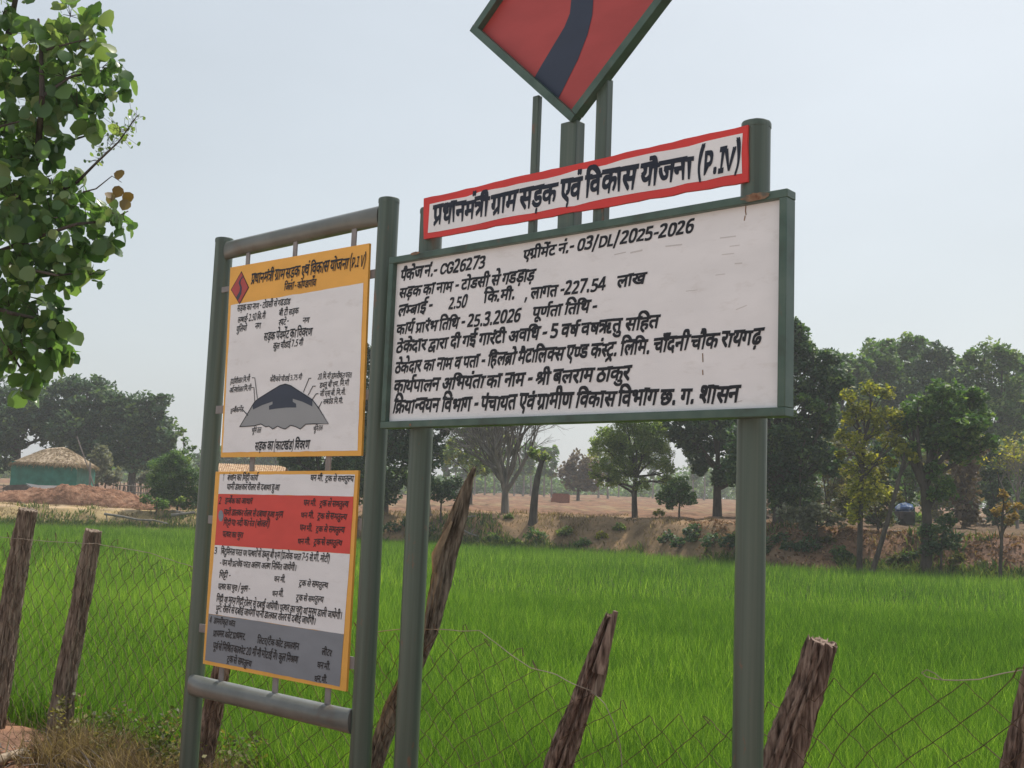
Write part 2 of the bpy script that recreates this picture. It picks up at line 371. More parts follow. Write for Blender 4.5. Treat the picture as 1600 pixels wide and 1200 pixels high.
# ------------------------------------------------------------------ signs
SIGN_RZ = YAW
def panel(poly, y, y2=None, wob=0.0, step=.05):
    """flat upright sheet in sign coordinates, facing -y; poly is [(u, z)...]; wob = hand-painted edge"""
    P = []
    n = len(poly)
    for k in range(n):
        a, b2 = Vector(poly[k]), Vector(poly[(k + 1) % n])
        m = max(1, int((b2 - a).length / step)) if wob else 1
        nrm = Vector((-(b2 - a).y, (b2 - a).x)).normalized()
        for i in range(m):
            t = i / m; P.append(a.lerp(b2, t) + nrm * (random.uniform(-wob, wob) if i else 0))
    tri = tessellate_polygon([[Vector((q.x, q.y, 0)) for q in P]])
    mb = MB(); vs = [(q.x, y, q.y) for q in P]
    def orient(f):
        a, b2, c = (P[i] for i in f); return f if (b2 - a).cross(c - a) > 0 else (f[0], f[2], f[1])
    fs = [orient(f) for f in tri]
    mb.add(vs, fs)
    if y2 is not None:
        m = len(P); mb.add([(q.x, y2, q.y) for q in P], [(f[0], f[2], f[1]) for f in fs])
        area = sum(P[i].cross(P[(i + 1) % m]) for i in range(m))
        q = [(i, i + m, (i + 1) % m + m, (i + 1) % m) for i in range(m)]
        mb.f += [f if area < 0 else f[::-1] for f in [(a, d, c, b2) for a, b2, c, d in q]]
    return mb
def quad_uv(pts, y): return [uv(px, py, y) for px, py in pts]
def strip(pts, w, y):
    """painted line of width w (m) through uv points"""
    mb = MB(); P = [Vector(p) for p in pts]; L = []; Rr = []
    for i, p in enumerate(P):
        t = (P[min(i + 1, len(P) - 1)] - P[max(i - 1, 0)]).normalized(); nrm = Vector((-t.y, t.x)) * w / 2
        L.append(p + nrm); Rr.append(p - nrm)
    k = len(P); mb.add([(q.x, y, q.y) for q in L + Rr], [(i, k + i, k + i + 1, i + 1) for i in range(k - 1)]); return mb

FONT = (
[568,[[45,53,214,153,166,168,128,194,100,234,86,277,80,328,79,551,0,551,0,622,583,622,583,551,479,551,479,0,398,0,398,193,92,-13],[398,551,160,551,163,304,172,266,190,240,208,227,232,220,288,219,337,236,398,280]]],
[615,[[630,551,526,551,526,0,445,0,445,150,401,126,358,111,311,104,246,106,184,126,158,144,138,165,123,191,114,219,112,269,120,303,148,348,105,370,72,402,49,442,42,493,52,548,83,592,130,622,187,632,236,625,276,604,295,583,307,559,311,531,301,486,271,443,210,482,226,504,230,526,220,554,206,565,166,566,136,546,118,511,118,469,132,438,156,416,188,404,223,397,300,405,333,402,326,332,298,333,241,324,220,312,204,297,194,277,191,254,194,229,204,209,220,193,264,175,318,174,362,185,405,210,445,245,445,551,383,551,383,622,630,622]]],
[259,[[170,551,170,0,89,0,89,551,0,551,0,622,273,622,273,551]]],
[555,[[0,622,569,622,569,551,466,551,466,0,385,0,385,298,204,298,200,220,190,202,174,192,137,190,102,209,70,241,45,280,37,318,40,339,50,355,78,367,385,369,385,551,0,551]]],
[598,[[509,551,509,0,428,0,428,250,207,250,205,193,192,166,177,155,159,151,119,164,92,183,50,237,39,278,42,295,64,315,126,321,126,551,0,551,0,622,612,622,612,551],[428,551,207,551,207,321,428,321]]],
[0,[[-185,772,-181,794,-168,813,-151,826,-130,830,-109,826,-91,813,-79,794,-75,772,-79,750,-91,731,-109,718,-130,714,-151,718,-168,731,-181,750]]],
[552,[[127,65,80,132,326,281,287,327,254,358,208,378,162,379,124,372,55,343,27,417,123,451,179,456,229,450,272,433,314,402,382,326,382,551,0,551,0,622,566,622,566,551,463,551,463,0,382,0,382,234]]],
[259,[[-185,615,-204,660,-216,704,-220,748,-210,807,-178,854,-155,873,-128,886,-61,896,-6,889,39,868,76,831,108,778,163,622,273,622,273,551,170,551,170,0,89,0,89,551,0,551,0,622,87,622,64,696,41,754,12,797,-8,813,-31,822,-82,822,-102,814,-118,800,-137,760,-138,711,-129,672,-105,615]]],
[260,[]],
[563,[[172,-24,125,43,393,205,393,551,208,551,205,211,196,193,180,182,143,180,106,199,74,231,49,270,41,308,44,329,54,345,82,357,127,359,127,551,0,551,0,622,578,622,578,551,474,551,474,0,393,0,393,122]]],
[676,[[587,551,587,0,506,0,506,266,428,252,322,254,212,277,167,253,242,168,380,42,326,-12,241,67,153,159,85,240,46,305,40,340,44,358,67,385,104,393,127,390,159,373,181,350,203,380,214,418,215,495,201,551,0,551,0,622,691,622,691,551],[440,326,506,339,506,551,281,551,293,511,297,431,288,385,262,333,342,323]]],
[577,[[339,221,248,197,205,228,169,263,145,304,137,352,141,386,159,418,190,443,228,458,277,464,401,465,401,551,0,551,0,622,592,622,592,551,482,551,482,394,272,393,242,387,221,366,217,347,220,325,261,277,309,290,362,294,430,285,485,256,506,236,522,212,531,185,534,154,531,122,522,93,506,67,463,28,408,7,337,0,262,7,193,28,131,63,75,106,25,158,86,207,132,158,179,121,227,95,279,79,337,74,379,77,411,86,434,102,448,124,453,152,450,173,442,191,428,204,386,220],[257,-134,261,-112,274,-93,291,-80,312,-76,333,-80,351,-93,363,-112,367,-134,363,-157,351,-176,333,-188,312,-192,291,-188,274,-176,261,-157]]],
[762,[[777,551,452,551,452,349,477,371,505,386,536,396,600,396,653,376,675,358,693,335,706,307,716,239,712,192,701,141,681,90,651,39,579,80,608,127,629,182,636,237,627,289,616,307,602,320,562,330,535,326,508,312,480,290,452,258,452,0,371,0,371,174,334,148,286,126,226,118,180,123,138,137,90,171,60,215,48,263,48,321,66,374,101,417,150,447,210,462,296,460,339,454,333,381,249,391,198,384,159,365,141,345,131,321,127,292,130,260,141,234,158,214,179,199,228,188,282,197,329,224,371,260,371,551,0,551,0,622,777,622]]],
[553,[[568,551,474,551,473,348,466,299,452,262,420,225,393,208,361,198,323,192,307,266,344,276,370,292,388,322,392,355,393,551,160,551,163,278,170,244,184,218,206,196,424,63,460,30,474,6,483,-22,484,-79,470,-128,439,-184,367,-142,398,-85,403,-55,395,-22,377,-1,178,122,136,154,106,190,88,232,80,284,79,551,0,551,0,622,568,622]]],
[556,[[571,551,467,551,467,0,387,0,387,165,347,143,304,126,259,119,207,119,159,130,111,155,70,198,52,238,46,286,55,348,83,398,128,435,186,457,255,464,354,454,349,381,274,391,230,389,181,376,162,364,143,343,131,318,127,287,131,256,141,231,158,212,181,199,235,188,283,194,324,210,387,260,387,551,0,551,0,622,571,622]]],
[259,[[89,551,0,551,0,622,80,622,56,686,53,724,62,781,90,829,136,866,195,888,266,896,321,893,374,884,424,868,471,847,558,787,636,709,704,615,620,615,558,690,493,749,425,791,355,816,283,824,221,817,174,794,152,772,138,746,135,695,144,662,165,622,273,622,273,551,170,551,170,0,89,0]]],
[580,[[595,622,595,551,491,551,491,0,410,0,410,179,368,157,323,140,278,133,218,134,157,154,108,192,70,247,45,315,38,353,92,369,130,390,147,407,157,430,159,475,148,509,123,551,0,551,0,622],[129,301,160,247,180,228,202,214,228,206,291,205,346,224,410,274,410,551,211,551,233,498,240,445,236,405,222,370,200,341,169,318]]],
[259,[[170,551,170,0,89,0,89,551,0,551,0,622,273,622,273,551],[90,615,48,740,19,788,-15,815,-56,823,-95,818,-126,809,-150,882,-108,892,-59,896,-9,890,34,870,72,836,106,784,130,727,165,615]]],
[742,[[653,551,653,0,572,0,572,370,378,373,410,340,436,303,456,247,456,189,438,141,404,107,360,87,310,80,258,88,209,110,171,141,135,185,99,242,65,314,31,401,102,426,139,329,178,253,224,192,250,170,278,157,326,155,358,170,370,184,379,227,376,256,365,283,332,329,273,377,302,441,572,441,572,551,0,551,0,622,757,622,757,551]]],
[354,[[213,-165,159,-78,119,17,90,121,74,228,68,337,74,447,90,552,118,653,159,746,213,832,294,832,245,744,205,649,176,548,159,443,153,336,159,230,176,125,205,23,244,-75,295,-165]]],
[519,[[75,0,75,622,323,620,383,607,430,581,464,546,487,501,499,451,499,397,487,347,464,302,430,266,383,240,323,227,138,225,138,295,315,297,364,312,397,340,415,378,421,424,415,470,397,508,364,536,315,550,154,552,154,0]]],
[268,[[74,76,90,106,117,119,150,119,178,106,194,76,194,32,178,2,150,-12,117,-12,90,2,74,32]]],
[358,[[38,0,38,70,149,70,149,552,38,552,38,622,339,622,339,552,228,552,228,70,339,70,339,0]]],
[560,[[250,0,22,622,105,622,265,168,304,38,289,38,356,253,484,622,568,622,342,0]]],
[354,[[60,-165,109,-77,148,19,177,120,194,224,200,330,194,436,177,542,149,644,109,742,59,832,141,832,195,745,235,649,264,545,280,438,286,329,280,220,264,114,235,13,195,-80,141,-165]]],
[568,[[479,551,479,0,398,0,398,191,357,168,311,152,254,146,204,152,161,169,128,194,100,234,86,277,80,328,79,551,0,551,0,622,583,622,583,551],[398,551,160,551,163,304,172,266,190,240,208,227,233,220,289,219,338,236,398,280]]],
[0,[[-179,615,-213,659,-243,684,-272,698,-303,702,-340,702,-402,682,-428,751,-363,770,-326,773,-270,763,-224,735,-187,692,-183,694,-209,753,-235,792,-263,815,-296,826,-338,826,-386,813,-409,882,-367,892,-318,896,-268,890,-224,870,-187,836,-154,784,-129,727,-94,615]]],
[0,[[-169,615,-210,740,-240,788,-274,815,-315,823,-354,818,-385,809,-409,882,-367,892,-318,896,-268,890,-224,870,-187,836,-154,784,-129,727,-94,615]]],
[340,[[49,338,291,338,291,256,49,256]]],
[593,[[296,-7,237,6,185,30,139,66,102,113,74,170,57,236,51,311,57,385,74,451,102,508,139,555,185,592,237,616,296,629,350,629,395,623,443,606,491,576,531,536,557,492,578,426,498,426,485,466,464,498,436,523,403,542,366,553,327,557,274,550,226,528,185,493,154,445,138,397,129,341,129,280,138,224,155,176,186,128,226,93,274,72,327,65,366,69,403,80,436,99,464,124,485,157,498,196,578,196,566,151,547,111,513,65,469,30,416,6,350,-7]]],
[606,[[297,-7,237,6,184,30,138,67,101,114,73,171,57,236,51,311,57,385,73,451,101,508,138,555,183,592,235,616,293,629,349,629,395,622,444,605,493,574,533,533,562,484,580,427,498,427,482,464,461,496,435,522,403,541,366,553,325,557,273,550,225,529,185,494,154,446,138,398,129,342,129,280,138,224,155,177,186,128,227,94,275,72,329,65,379,71,422,87,468,126,494,172,505,221,507,248,531,243,346,243,346,313,584,313,583,215,573,159,551,111,512,60,461,23,412,3,358,-7]]],
[551,[[47,76,283,335,345,419,363,461,373,506,372,557,356,601,342,618,319,635,291,646,229,647,176,630,104,582,54,640,96,672,144,700,199,718,260,724,329,716,385,691,429,651,455,598,464,533,458,480,442,429,416,380,340,283,156,81,492,81,492,0,47,0]]],
[551,[[256,-8,197,9,145,43,103,95,75,157,60,225,55,305,62,427,73,485,90,540,114,591,145,636,185,672,234,700,295,718,367,724,451,715,451,639,412,648,370,651,310,645,262,628,224,601,194,566,173,523,159,474,146,364,152,364,186,406,227,434,274,446,337,445,399,427,450,390,485,338,503,270,503,187,484,114,446,54,421,31,393,13,326,-7],[315,68,363,88,382,105,398,128,417,190,417,262,401,316,369,355,347,367,290,377,236,368,193,343,162,308,146,268,146,218,160,162,188,112,231,77,257,68]]],
[551,[[412,633,44,633,44,714,503,714,503,643,232,0,137,0]]],
[551,[[203,-9,105,4,40,29,40,112,132,78,180,68,227,65,291,71,340,89,377,123,390,147,400,206,397,237,388,263,372,285,329,313,277,327,149,332,149,406,252,408,313,427,336,444,368,487,378,541,374,573,363,599,344,620,306,642,256,649,207,645,164,632,88,590,43,651,84,679,134,702,192,719,256,724,332,716,391,692,434,653,460,604,469,547,458,482,445,455,404,412,348,384,315,373,377,359,426,335,466,295,480,267,488,237,488,167,468,103,427,50,399,28,365,11,280,-8]]],
[0,[[-169,615,-210,740,-240,788,-274,815,-315,823,-354,818,-385,809,-409,882,-367,892,-318,896,-268,890,-224,870,-187,836,-154,784,-129,727,-94,615],[-113,821,-109,843,-96,862,-79,875,-58,879,-37,875,-18,862,-6,843,-2,821,-6,799,-18,780,-37,767,-58,763,-79,767,-96,780,-109,799]]],
[504,[[519,551,371,551,371,349,286,348,236,341,197,327,157,297,140,273,129,246,128,185,148,136,183,101,230,81,283,74,333,77,375,86,455,121,482,47,388,14,338,3,286,0,221,6,162,26,114,58,77,101,54,155,46,220,54,280,80,330,119,369,170,397,227,414,288,420,290,551,0,551,0,622,519,622]]],
[551,[[231,-6,192,6,158,25,129,52,104,88,84,130,57,232,48,358,52,445,62,522,81,587,107,641,143,682,188,709,243,723,319,721,358,710,393,690,423,663,448,628,468,587,495,485,504,358,500,271,490,195,471,129,444,75,408,34,363,6,307,-8],[275,66,310,70,339,84,363,106,382,138,402,208,413,302,413,413,402,507,382,576,363,608,339,631,310,644,275,649,240,644,211,631,187,608,169,576,149,507,139,413,139,303,149,209,169,139,187,107,211,84,240,71]]],
[429,[[305,833,387,833,125,-166,42,-166]]],
[586,[[119,0,119,70,301,72,364,86,413,115,451,157,475,211,488,276,488,348,476,412,451,466,415,507,367,536,306,550,116,552,116,622,313,621,377,609,433,585,479,550,517,505,544,449,561,385,566,312,561,239,544,174,516,118,478,73,430,38,373,14,306,2],[154,622,154,0,75,0,75,622]]],
[459,[[75,0,75,622,154,622,154,70,442,70,442,0]]],
[551,[[213,-9,165,-5,113,7,64,29,64,113,97,95,180,72,221,67,276,68,337,87,360,103,380,124,393,150,401,182,401,252,393,281,380,306,361,326,337,342,275,361,218,363,123,350,79,378,106,714,443,714,443,633,183,633,164,428,246,438,298,437,356,425,407,401,448,366,478,320,493,262,492,186,484,147,471,112,453,81,429,54,400,31,367,13,329,0,286,-7]]],
[577,[[339,221,248,197,205,228,169,263,145,304,137,352,141,386,159,418,190,443,228,458,277,464,401,465,401,551,0,551,0,622,592,622,592,551,482,551,482,394,272,393,242,387,221,366,217,347,220,325,261,277,309,290,362,294,430,285,485,256,506,236,522,212,531,185,534,154,531,122,522,93,506,67,463,28,408,7,337,0,262,7,193,28,131,63,75,106,25,158,86,207,132,158,179,121,227,95,279,79,337,74,379,77,411,86,434,102,448,124,453,152,450,173,442,191,428,204,386,220]]],
[563,[[208,551,205,211,196,193,180,182,143,180,106,199,74,231,49,270,41,308,44,329,54,345,82,357,127,359,127,551,0,551,0,622,578,622,578,551,474,551,474,0,393,0,393,551]]],
[678,[[0,551,0,622,693,622,693,551,589,551,589,0,508,0,508,355,462,351,429,334,397,300,375,262,356,208,279,232,311,313,279,334,246,348,209,353,164,343,136,313,126,271,136,222,159,181,232,107,309,40,255,-12,126,106,88,152,61,199,47,249,48,308,56,337,87,382,131,410,180,424,233,424,284,412,354,370,405,406,465,424,508,426,508,551]]],
[350,[[207,321,428,321,428,250,207,250,205,193,192,166,177,155,159,151,119,164,92,183,50,237,39,278,42,295,64,315,126,321,126,551,0,551,0,622,364,622,364,551,207,551]]],
[571,[[585,551,482,551,482,0,401,0,401,165,360,143,315,126,268,119,214,119,163,130,119,151,85,180,60,217,48,261,48,319,68,375,106,418,161,447,227,462,319,461,369,454,363,385,301,394,230,392,365,224,401,256,401,551,0,551,0,622,585,622],[127,287,131,255,142,229,160,210,184,195,212,187,260,185,308,195,168,370,150,354,137,335,130,313]]],
[491,[[252,221,161,197,118,228,82,263,58,304,50,352,54,386,72,418,103,443,141,458,190,464,314,465,314,551,0,551,0,622,505,622,505,551,395,551,395,394,184,393,155,387,134,366,130,347,134,325,174,277,222,290,275,294,343,285,398,256,419,236,435,212,444,185,444,123,437,96,424,72,383,34,324,11,289,4,415,-40,382,-110,273,-56,176,1,123,7,82,18,63,30,52,46,48,65,51,85,62,102,78,112,101,116,142,106,194,70,281,73,328,88,349,105,362,126,366,153,363,173,355,190,323,214,299,220],[293,615,268,663,249,713,243,762,246,793,254,821,268,844,311,877,366,894,419,895,504,872,482,806,446,821,405,827,360,817,332,788,323,747,329,704,347,661,375,615]]],
[268,[[46,-129,74,-3,95,116,192,116,199,105,162,-11,113,-129]]],
[570,[[481,551,481,0,400,0,400,328,217,325,180,317,150,299,137,284,129,263,128,213,147,165,179,124,271,40,217,-12,132,68,96,109,68,151,51,195,45,242,51,286,68,323,93,351,137,378,185,393,240,398,400,399,400,551,0,551,0,622,584,622,584,551]]],
[551,[[341,160,11,160,11,238,335,718,427,718,427,241,531,241,531,160,427,160,427,0,341,0],[341,241,346,591,347,626,343,626,315,565,98,241]]],
[818,[[729,551,729,0,648,0,648,45,598,24,544,11,488,7,403,16,321,41,242,85,163,150,85,239,57,280,42,318,44,358,55,376,83,391,127,390,159,373,181,350,203,380,214,418,215,492,201,551,0,551,0,622,833,622,833,551],[557,234,598,246,648,280,648,551,281,551,294,509,298,458,289,384,263,328,221,285,166,253,223,192,283,144,345,108,414,86,490,79,546,83,598,97,648,122,648,198,613,181,571,168,521,164,463,173,413,198,378,238,358,290,359,353,368,384,383,410,404,432,430,450,460,463,531,473,616,463,610,394,540,404,485,394,464,382,449,365,440,343,437,316,440,290,449,269,464,252,508,234]]],
[0,[[-190,615,-215,663,-234,713,-240,762,-237,793,-229,821,-215,844,-172,877,-117,894,-64,895,21,872,-1,806,-37,821,-78,827,-123,817,-151,788,-160,747,-154,704,-136,661,-108,615]]],
[409,[[395,42,341,-12,251,67,159,159,88,240,46,305,40,340,44,358,67,385,104,393,127,390,159,373,181,349,224,380,248,420,256,468,239,551,0,551,0,622,424,622,424,551,320,551,332,510,336,458,330,407,314,365,278,319,234,288,167,254,248,169,370,62]]],
[703,[[198,631,240,622,276,601,302,572,320,533,329,492,332,321,533,321,533,551,402,551,402,622,717,622,717,551,614,551,614,0,533,0,533,250,332,250,330,193,318,166,302,155,283,151,243,164,216,183,193,209,175,237,164,278,167,295,189,315,253,321,252,455,248,498,232,538,216,555,195,565,169,568,145,565,128,555,118,540,114,521,124,489,157,469,218,460,210,389,143,401,90,426,71,443,57,464,49,490,48,547,67,590,104,617,149,630]]],
[642,[[553,551,553,0,472,0,472,180,428,157,382,140,335,133,275,134,215,149,164,180,122,226,93,287,83,322,150,340,199,364,233,396,253,441,252,498,245,523,232,542,214,557,194,565,148,565,130,556,118,541,114,521,119,498,134,480,160,468,195,461,187,391,129,405,84,430,56,468,46,519,55,568,82,604,123,625,172,632,225,624,274,601,312,561,330,520,336,469,326,402,314,374,279,331,236,300,182,274,215,234,256,211,314,203,362,208,403,223,472,275,472,551,390,551,390,622,656,622,656,551]]],
[0,[[-63,-245,-135,-265,-173,-268,-240,-258,-267,-246,-290,-228,-309,-207,-322,-183,-333,-126,-330,-99,-322,-73,-287,-29,-262,-12,-233,1,-162,11,-92,4,-31,-17,22,-49,68,-90,145,-189,83,-228,39,-168,-5,-120,-50,-85,-100,-64,-156,-57,-213,-66,-233,-76,-247,-91,-256,-108,-256,-151,-248,-168,-217,-189,-178,-196,-145,-194,-88,-175]]],
[723,[[634,551,634,0,553,0,553,551,420,551,419,294,412,250,396,214,370,183,331,160,281,148,216,148,157,167,134,184,104,222,88,263,80,318,79,551,0,551,0,622,737,622,737,551],[280,221,304,231,321,249,336,288,339,551,160,551,164,291,178,251,206,226,225,219]]],
[585,[[600,551,371,551,371,414,429,386,476,349,511,304,532,254,539,198,531,135,506,84,468,47,418,20,360,5,297,0,214,9,144,36,115,56,90,81,71,109,57,141,49,177,48,248,65,304,98,350,143,384,198,407,256,419,290,420,290,551,0,551,0,622,600,622],[327,74,386,89,432,120,446,142,455,169,456,223,442,267,413,305,370,336,343,349,273,347,212,333,170,309,142,276,128,235,129,177,138,149,153,125,174,106,227,80,259,74]]],
[520,[[413,-58,342,73,287,68,231,73,175,87,124,112,83,151,58,196,47,245,48,300,62,348,86,385,119,414,160,436,208,449,295,456,295,551,0,551,0,622,534,622,534,551,376,551,376,385,253,381,211,372,173,355,148,331,132,301,126,262,136,214,166,174,188,159,249,142,312,141,306,176,315,214,341,234,373,240,399,237,421,229,451,199,461,162,455,126,436,102,410,86,480,-24]]],
[620,[[200,-124,151,-113,103,-89,64,-48,43,3,42,61,59,111,91,150,136,178,163,187,148,241,148,300,162,348,186,385,220,414,261,436,308,449,395,456,395,551,0,551,0,622,634,622,634,551,476,551,476,385,353,381,311,372,273,355,253,338,238,316,230,291,229,237,249,193,289,159,351,142,411,141,406,176,415,214,441,234,473,240,499,237,521,229,551,199,561,162,553,125,532,100,501,83,585,-138,516,-166,459,-6,414,-51,362,-90,315,-112,258,-124],[119,34,123,5,134,-19,152,-36,201,-54,257,-54,309,-37,354,-7,394,31,428,72,346,73,296,83,250,100,210,127,164,108,131,77,122,57]]],
[764,[[467,185,459,157,444,133,424,114,374,88,312,80,246,90,187,121,132,173,80,251,29,356,100,382,136,304,173,241,219,188,246,168,275,157,329,155,367,170,380,185,388,203,389,251,370,293,318,347,260,341,255,411,313,418,352,435,367,451,377,471,377,516,370,533,340,555,302,562,256,558,171,525,146,594,186,612,237,627,298,632,367,622,394,610,418,593,449,549,459,495,448,438,435,414,392,375,412,355,507,350,594,363,594,551,521,551,521,622,779,622,779,551,675,551,675,0,594,0,594,290,531,280,455,282,468,240]]],
[578,[[593,622,593,551,489,551,489,0,408,0,408,191,365,170,315,152,254,146,204,152,161,169,128,194,100,234,86,277,80,328,79,551,0,551,0,622],[408,551,205,551,408,287],[207,227,232,220,279,218,360,245,159,507,162,304,179,252]]],
[853,[[127,65,80,132,326,281,287,327,254,358,208,378,162,379,124,372,55,343,27,417,123,451,179,456,229,450,272,433,314,402,382,326,382,551,0,551,0,622,867,622,867,551,462,551,462,329,584,346,574,387,583,422,609,443,641,450,685,440,714,412,724,373,718,341,694,313,676,303,730,217,719,184,663,168,631,140,621,102,624,81,632,65,663,44,701,37,740,40,814,70,840,0,758,-29,707,-34,640,-24,612,-12,589,6,558,51,547,107,557,158,589,203,640,234,613,286,534,268,462,260,462,0,382,0,382,234]]],
[0,[[-248,-12,-193,5,-136,11,-69,1,-42,-11,-20,-28,-1,-48,19,-99,19,-158,10,-184,-4,-208,-45,-243,-95,-262,-157,-268,-230,-261,-295,-239,-352,-202,-405,-156,-455,-100,-394,-57,-320,-136,-271,-170,-218,-190,-157,-196,-111,-191,-78,-178,-58,-154,-51,-122,-54,-102,-62,-86,-93,-64,-131,-57,-194,-67,-222,-79]]],
[531,[[321,69,363,87,393,112,403,148,400,172,390,191,357,217,310,228,248,227,195,213,174,200,154,179,142,154,139,104,150,64,176,22,252,-49,302,-89,248,-142,182,-87,129,-34,90,16,66,71,58,130,65,177,85,216,115,248,92,276,75,310,69,352,73,386,91,418,122,443,158,458,203,464,361,465,361,551,0,551,0,622,546,622,546,551,442,551,442,394,204,393,174,387,153,366,149,347,159,312,183,284,232,296,284,300,347,295,396,279,444,245,472,202,481,153,472,100,447,57,405,24,348,2]]],
[571,[[57,41,204,124,140,142,90,176,71,199,57,224,46,286,56,348,85,398,132,435,193,457,265,464,369,454,363,385,301,394,230,392,365,224,401,256,401,551,0,551,0,622,585,622,585,551,482,551,482,0,401,0,401,168,104,-24],[127,287,131,255,142,229,160,210,184,195,212,187,260,185,308,195,168,370,150,354,137,335,130,313]]],
[603,[[618,551,452,551,452,334,484,352,520,364,631,368,631,297,552,296,508,287,452,253,452,0,371,0,371,174,334,148,286,126,226,118,180,123,138,137,90,171,60,215,48,263,48,321,66,374,101,417,150,447,210,462,296,460,339,454,333,381,249,391,198,384,159,365,141,345,131,321,127,292,130,260,141,234,158,214,179,199,228,188,282,197,329,224,371,260,371,551,0,551,0,622,618,622]]],
[467,[[216,148,157,167,134,184,104,222,88,263,80,318,79,551,0,551,0,622,481,622,481,551,420,551,419,294,412,250,396,214,370,183,331,160,281,148],[280,221,304,231,321,249,336,288,339,551,160,551,164,291,178,251,206,226,225,219]]],
[389,[[425,324,478,332,486,260,417,252,322,254,212,277,167,253,242,168,380,42,326,-12,241,67,153,159,85,240,46,305,40,340,44,358,67,385,104,393,127,390,159,373,181,350,203,380,214,418,215,495,201,551,0,551,0,622,403,622,403,551,281,551,293,511,297,431,288,385,262,333,342,323]]],
[504,[[519,551,371,551,371,349,286,348,236,341,197,327,157,297,140,273,129,246,128,185,148,136,183,101,230,81,283,74,333,77,375,86,455,121,482,47,388,14,338,3,286,0,221,6,162,26,114,58,77,101,54,155,46,220,54,280,80,330,119,369,170,397,227,414,288,420,290,551,0,551,0,622,519,622],[31,-165,279,-12,319,-12,465,-192,406,-230,289,-85,78,-230]]],
[634,[[649,551,545,551,545,0,465,0,465,165,426,143,377,125,317,118,247,129,217,142,190,161,169,184,153,211,144,241,142,294,154,330,185,371,38,369,38,441,389,440,382,370,322,368,276,356,256,346,237,327,225,303,221,274,224,248,234,226,250,210,293,190,349,190,402,210,465,260,465,551,0,551,0,622,649,622]]],
[0,[[-188,847,-184,866,-174,882,-158,892,-139,896,-120,892,-104,882,-93,866,-89,847,-93,828,-104,812,-120,801,-139,797,-158,801,-174,812,-184,828],[69,863,46,792,13,740,-30,707,-80,687,-138,680,-206,691,-264,724,-304,768,-338,827,-352,863,-283,887,-255,826,-223,782,-184,756,-135,747,-84,756,-65,768,-36,805,-5,889]]],
[259,[[170,551,170,0,89,0,89,551,0,551,0,622,273,622,273,551],[80,615,46,659,16,684,-14,698,-44,702,-81,702,-143,682,-169,751,-104,770,-67,773,-11,763,35,735,72,692,76,694,50,753,24,792,-4,815,-37,826,-79,826,-127,813,-150,882,-108,892,-59,896,-9,890,34,870,72,836,106,784,130,727,165,615]]],
[563,[[277,1,220,10,170,28,118,61,79,106,54,163,46,231,55,295,82,348,124,390,177,420,238,439,305,446,305,551,0,551,0,622,577,622,577,551,385,551,385,375,267,370,226,360,188,341,154,311,133,271,126,221,134,168,158,126,196,95,248,75,235,129,235,179,250,221,279,256,322,280,380,288,438,280,480,256,508,221,521,179,519,124,509,94,491,67,441,28,381,7,346,2],[308,116,323,70,373,76,413,94,432,111,444,132,446,176,430,204,402,219,363,219,328,200,316,183,308,164],[221,-134,225,-112,238,-93,255,-80,276,-76,297,-80,315,-93,327,-112,331,-134,327,-157,315,-176,297,-188,276,-192,255,-188,238,-176,225,-157]]],
[707,[[243,40,195,107,447,258,342,284,257,314,76,202,28,270,183,354,138,392,110,428,91,477,92,529,113,574,155,611,212,630,279,630,333,611,375,576,388,553,399,500,389,446,360,400,319,361,423,330,537,310,537,551,461,551,461,622,722,622,722,551,618,551,618,0,537,0,537,234],[170,481,185,446,221,410,248,393,286,425,310,460,318,500,309,537,283,559,244,566,208,558,178,536,171,518]]],
[762,[[46,53,174,127,124,146,83,180,55,227,46,290,55,349,81,397,124,434,179,456,244,464,339,454,333,381,249,391,198,384,159,365,141,345,131,321,127,292,130,260,141,234,158,214,179,199,228,188,282,197,329,224,371,260,371,551,0,551,0,622,777,622,777,551,452,551,452,350,487,376,525,393,569,399,628,389,675,358,693,335,706,307,716,239,712,192,701,141,681,90,651,39,579,80,608,127,629,182,636,237,627,289,616,307,602,320,562,330,526,322,489,297,452,258,452,0,371,0,371,173,93,-12]]],
[358,[[0,622,373,622,373,551,0,551],[204,298,200,220,190,202,174,192,137,190,102,209,70,241,45,280,37,318,40,339,50,355,78,367,385,369,385,298]]],
[701,[[326,71,383,81,436,102,493,139,536,187,565,245,574,310,564,366,551,388,534,405,512,416,467,417,438,401,426,374,427,337,450,300,485,278,535,261,502,198,432,226,384,262,356,307,347,356,350,386,359,414,390,453,430,475,455,481,455,551,0,551,0,622,715,622,715,551,535,551,535,477,582,457,620,422,645,372,653,308,647,251,628,195,598,143,556,96,505,56,444,26,389,9,328,1,259,2,197,15,150,42,129,64,113,89,104,116,103,168,114,205,132,231,84,263,53,306,43,359,46,387,54,412,68,433,112,465,171,481,225,482,288,473,282,404,212,415,174,411,146,399,130,378,124,350,134,317,162,295,202,281,243,289,308,287,302,217,235,214,206,200,188,179,182,148,185,124,196,104,213,89,264,72]]],
[680,[[100,191,64,206,43,236,42,273,58,299,86,312,122,312,156,300,191,276,236,299,273,335,297,384,305,443,298,493,276,532,254,551,228,562,180,565,153,552,142,537,140,500,156,472,186,454,236,442,270,440,253,370,185,380,133,402,92,439,78,463,69,489,68,541,86,583,121,614,172,630,227,631,271,620,312,598,345,566,370,524,382,471,382,406,365,342,331,285,283,239,254,221,341,134,414,43,350,-1,274,98,179,194,142,190],[591,551,591,0,510,0,510,551,421,551,421,622,695,622,695,551]]],
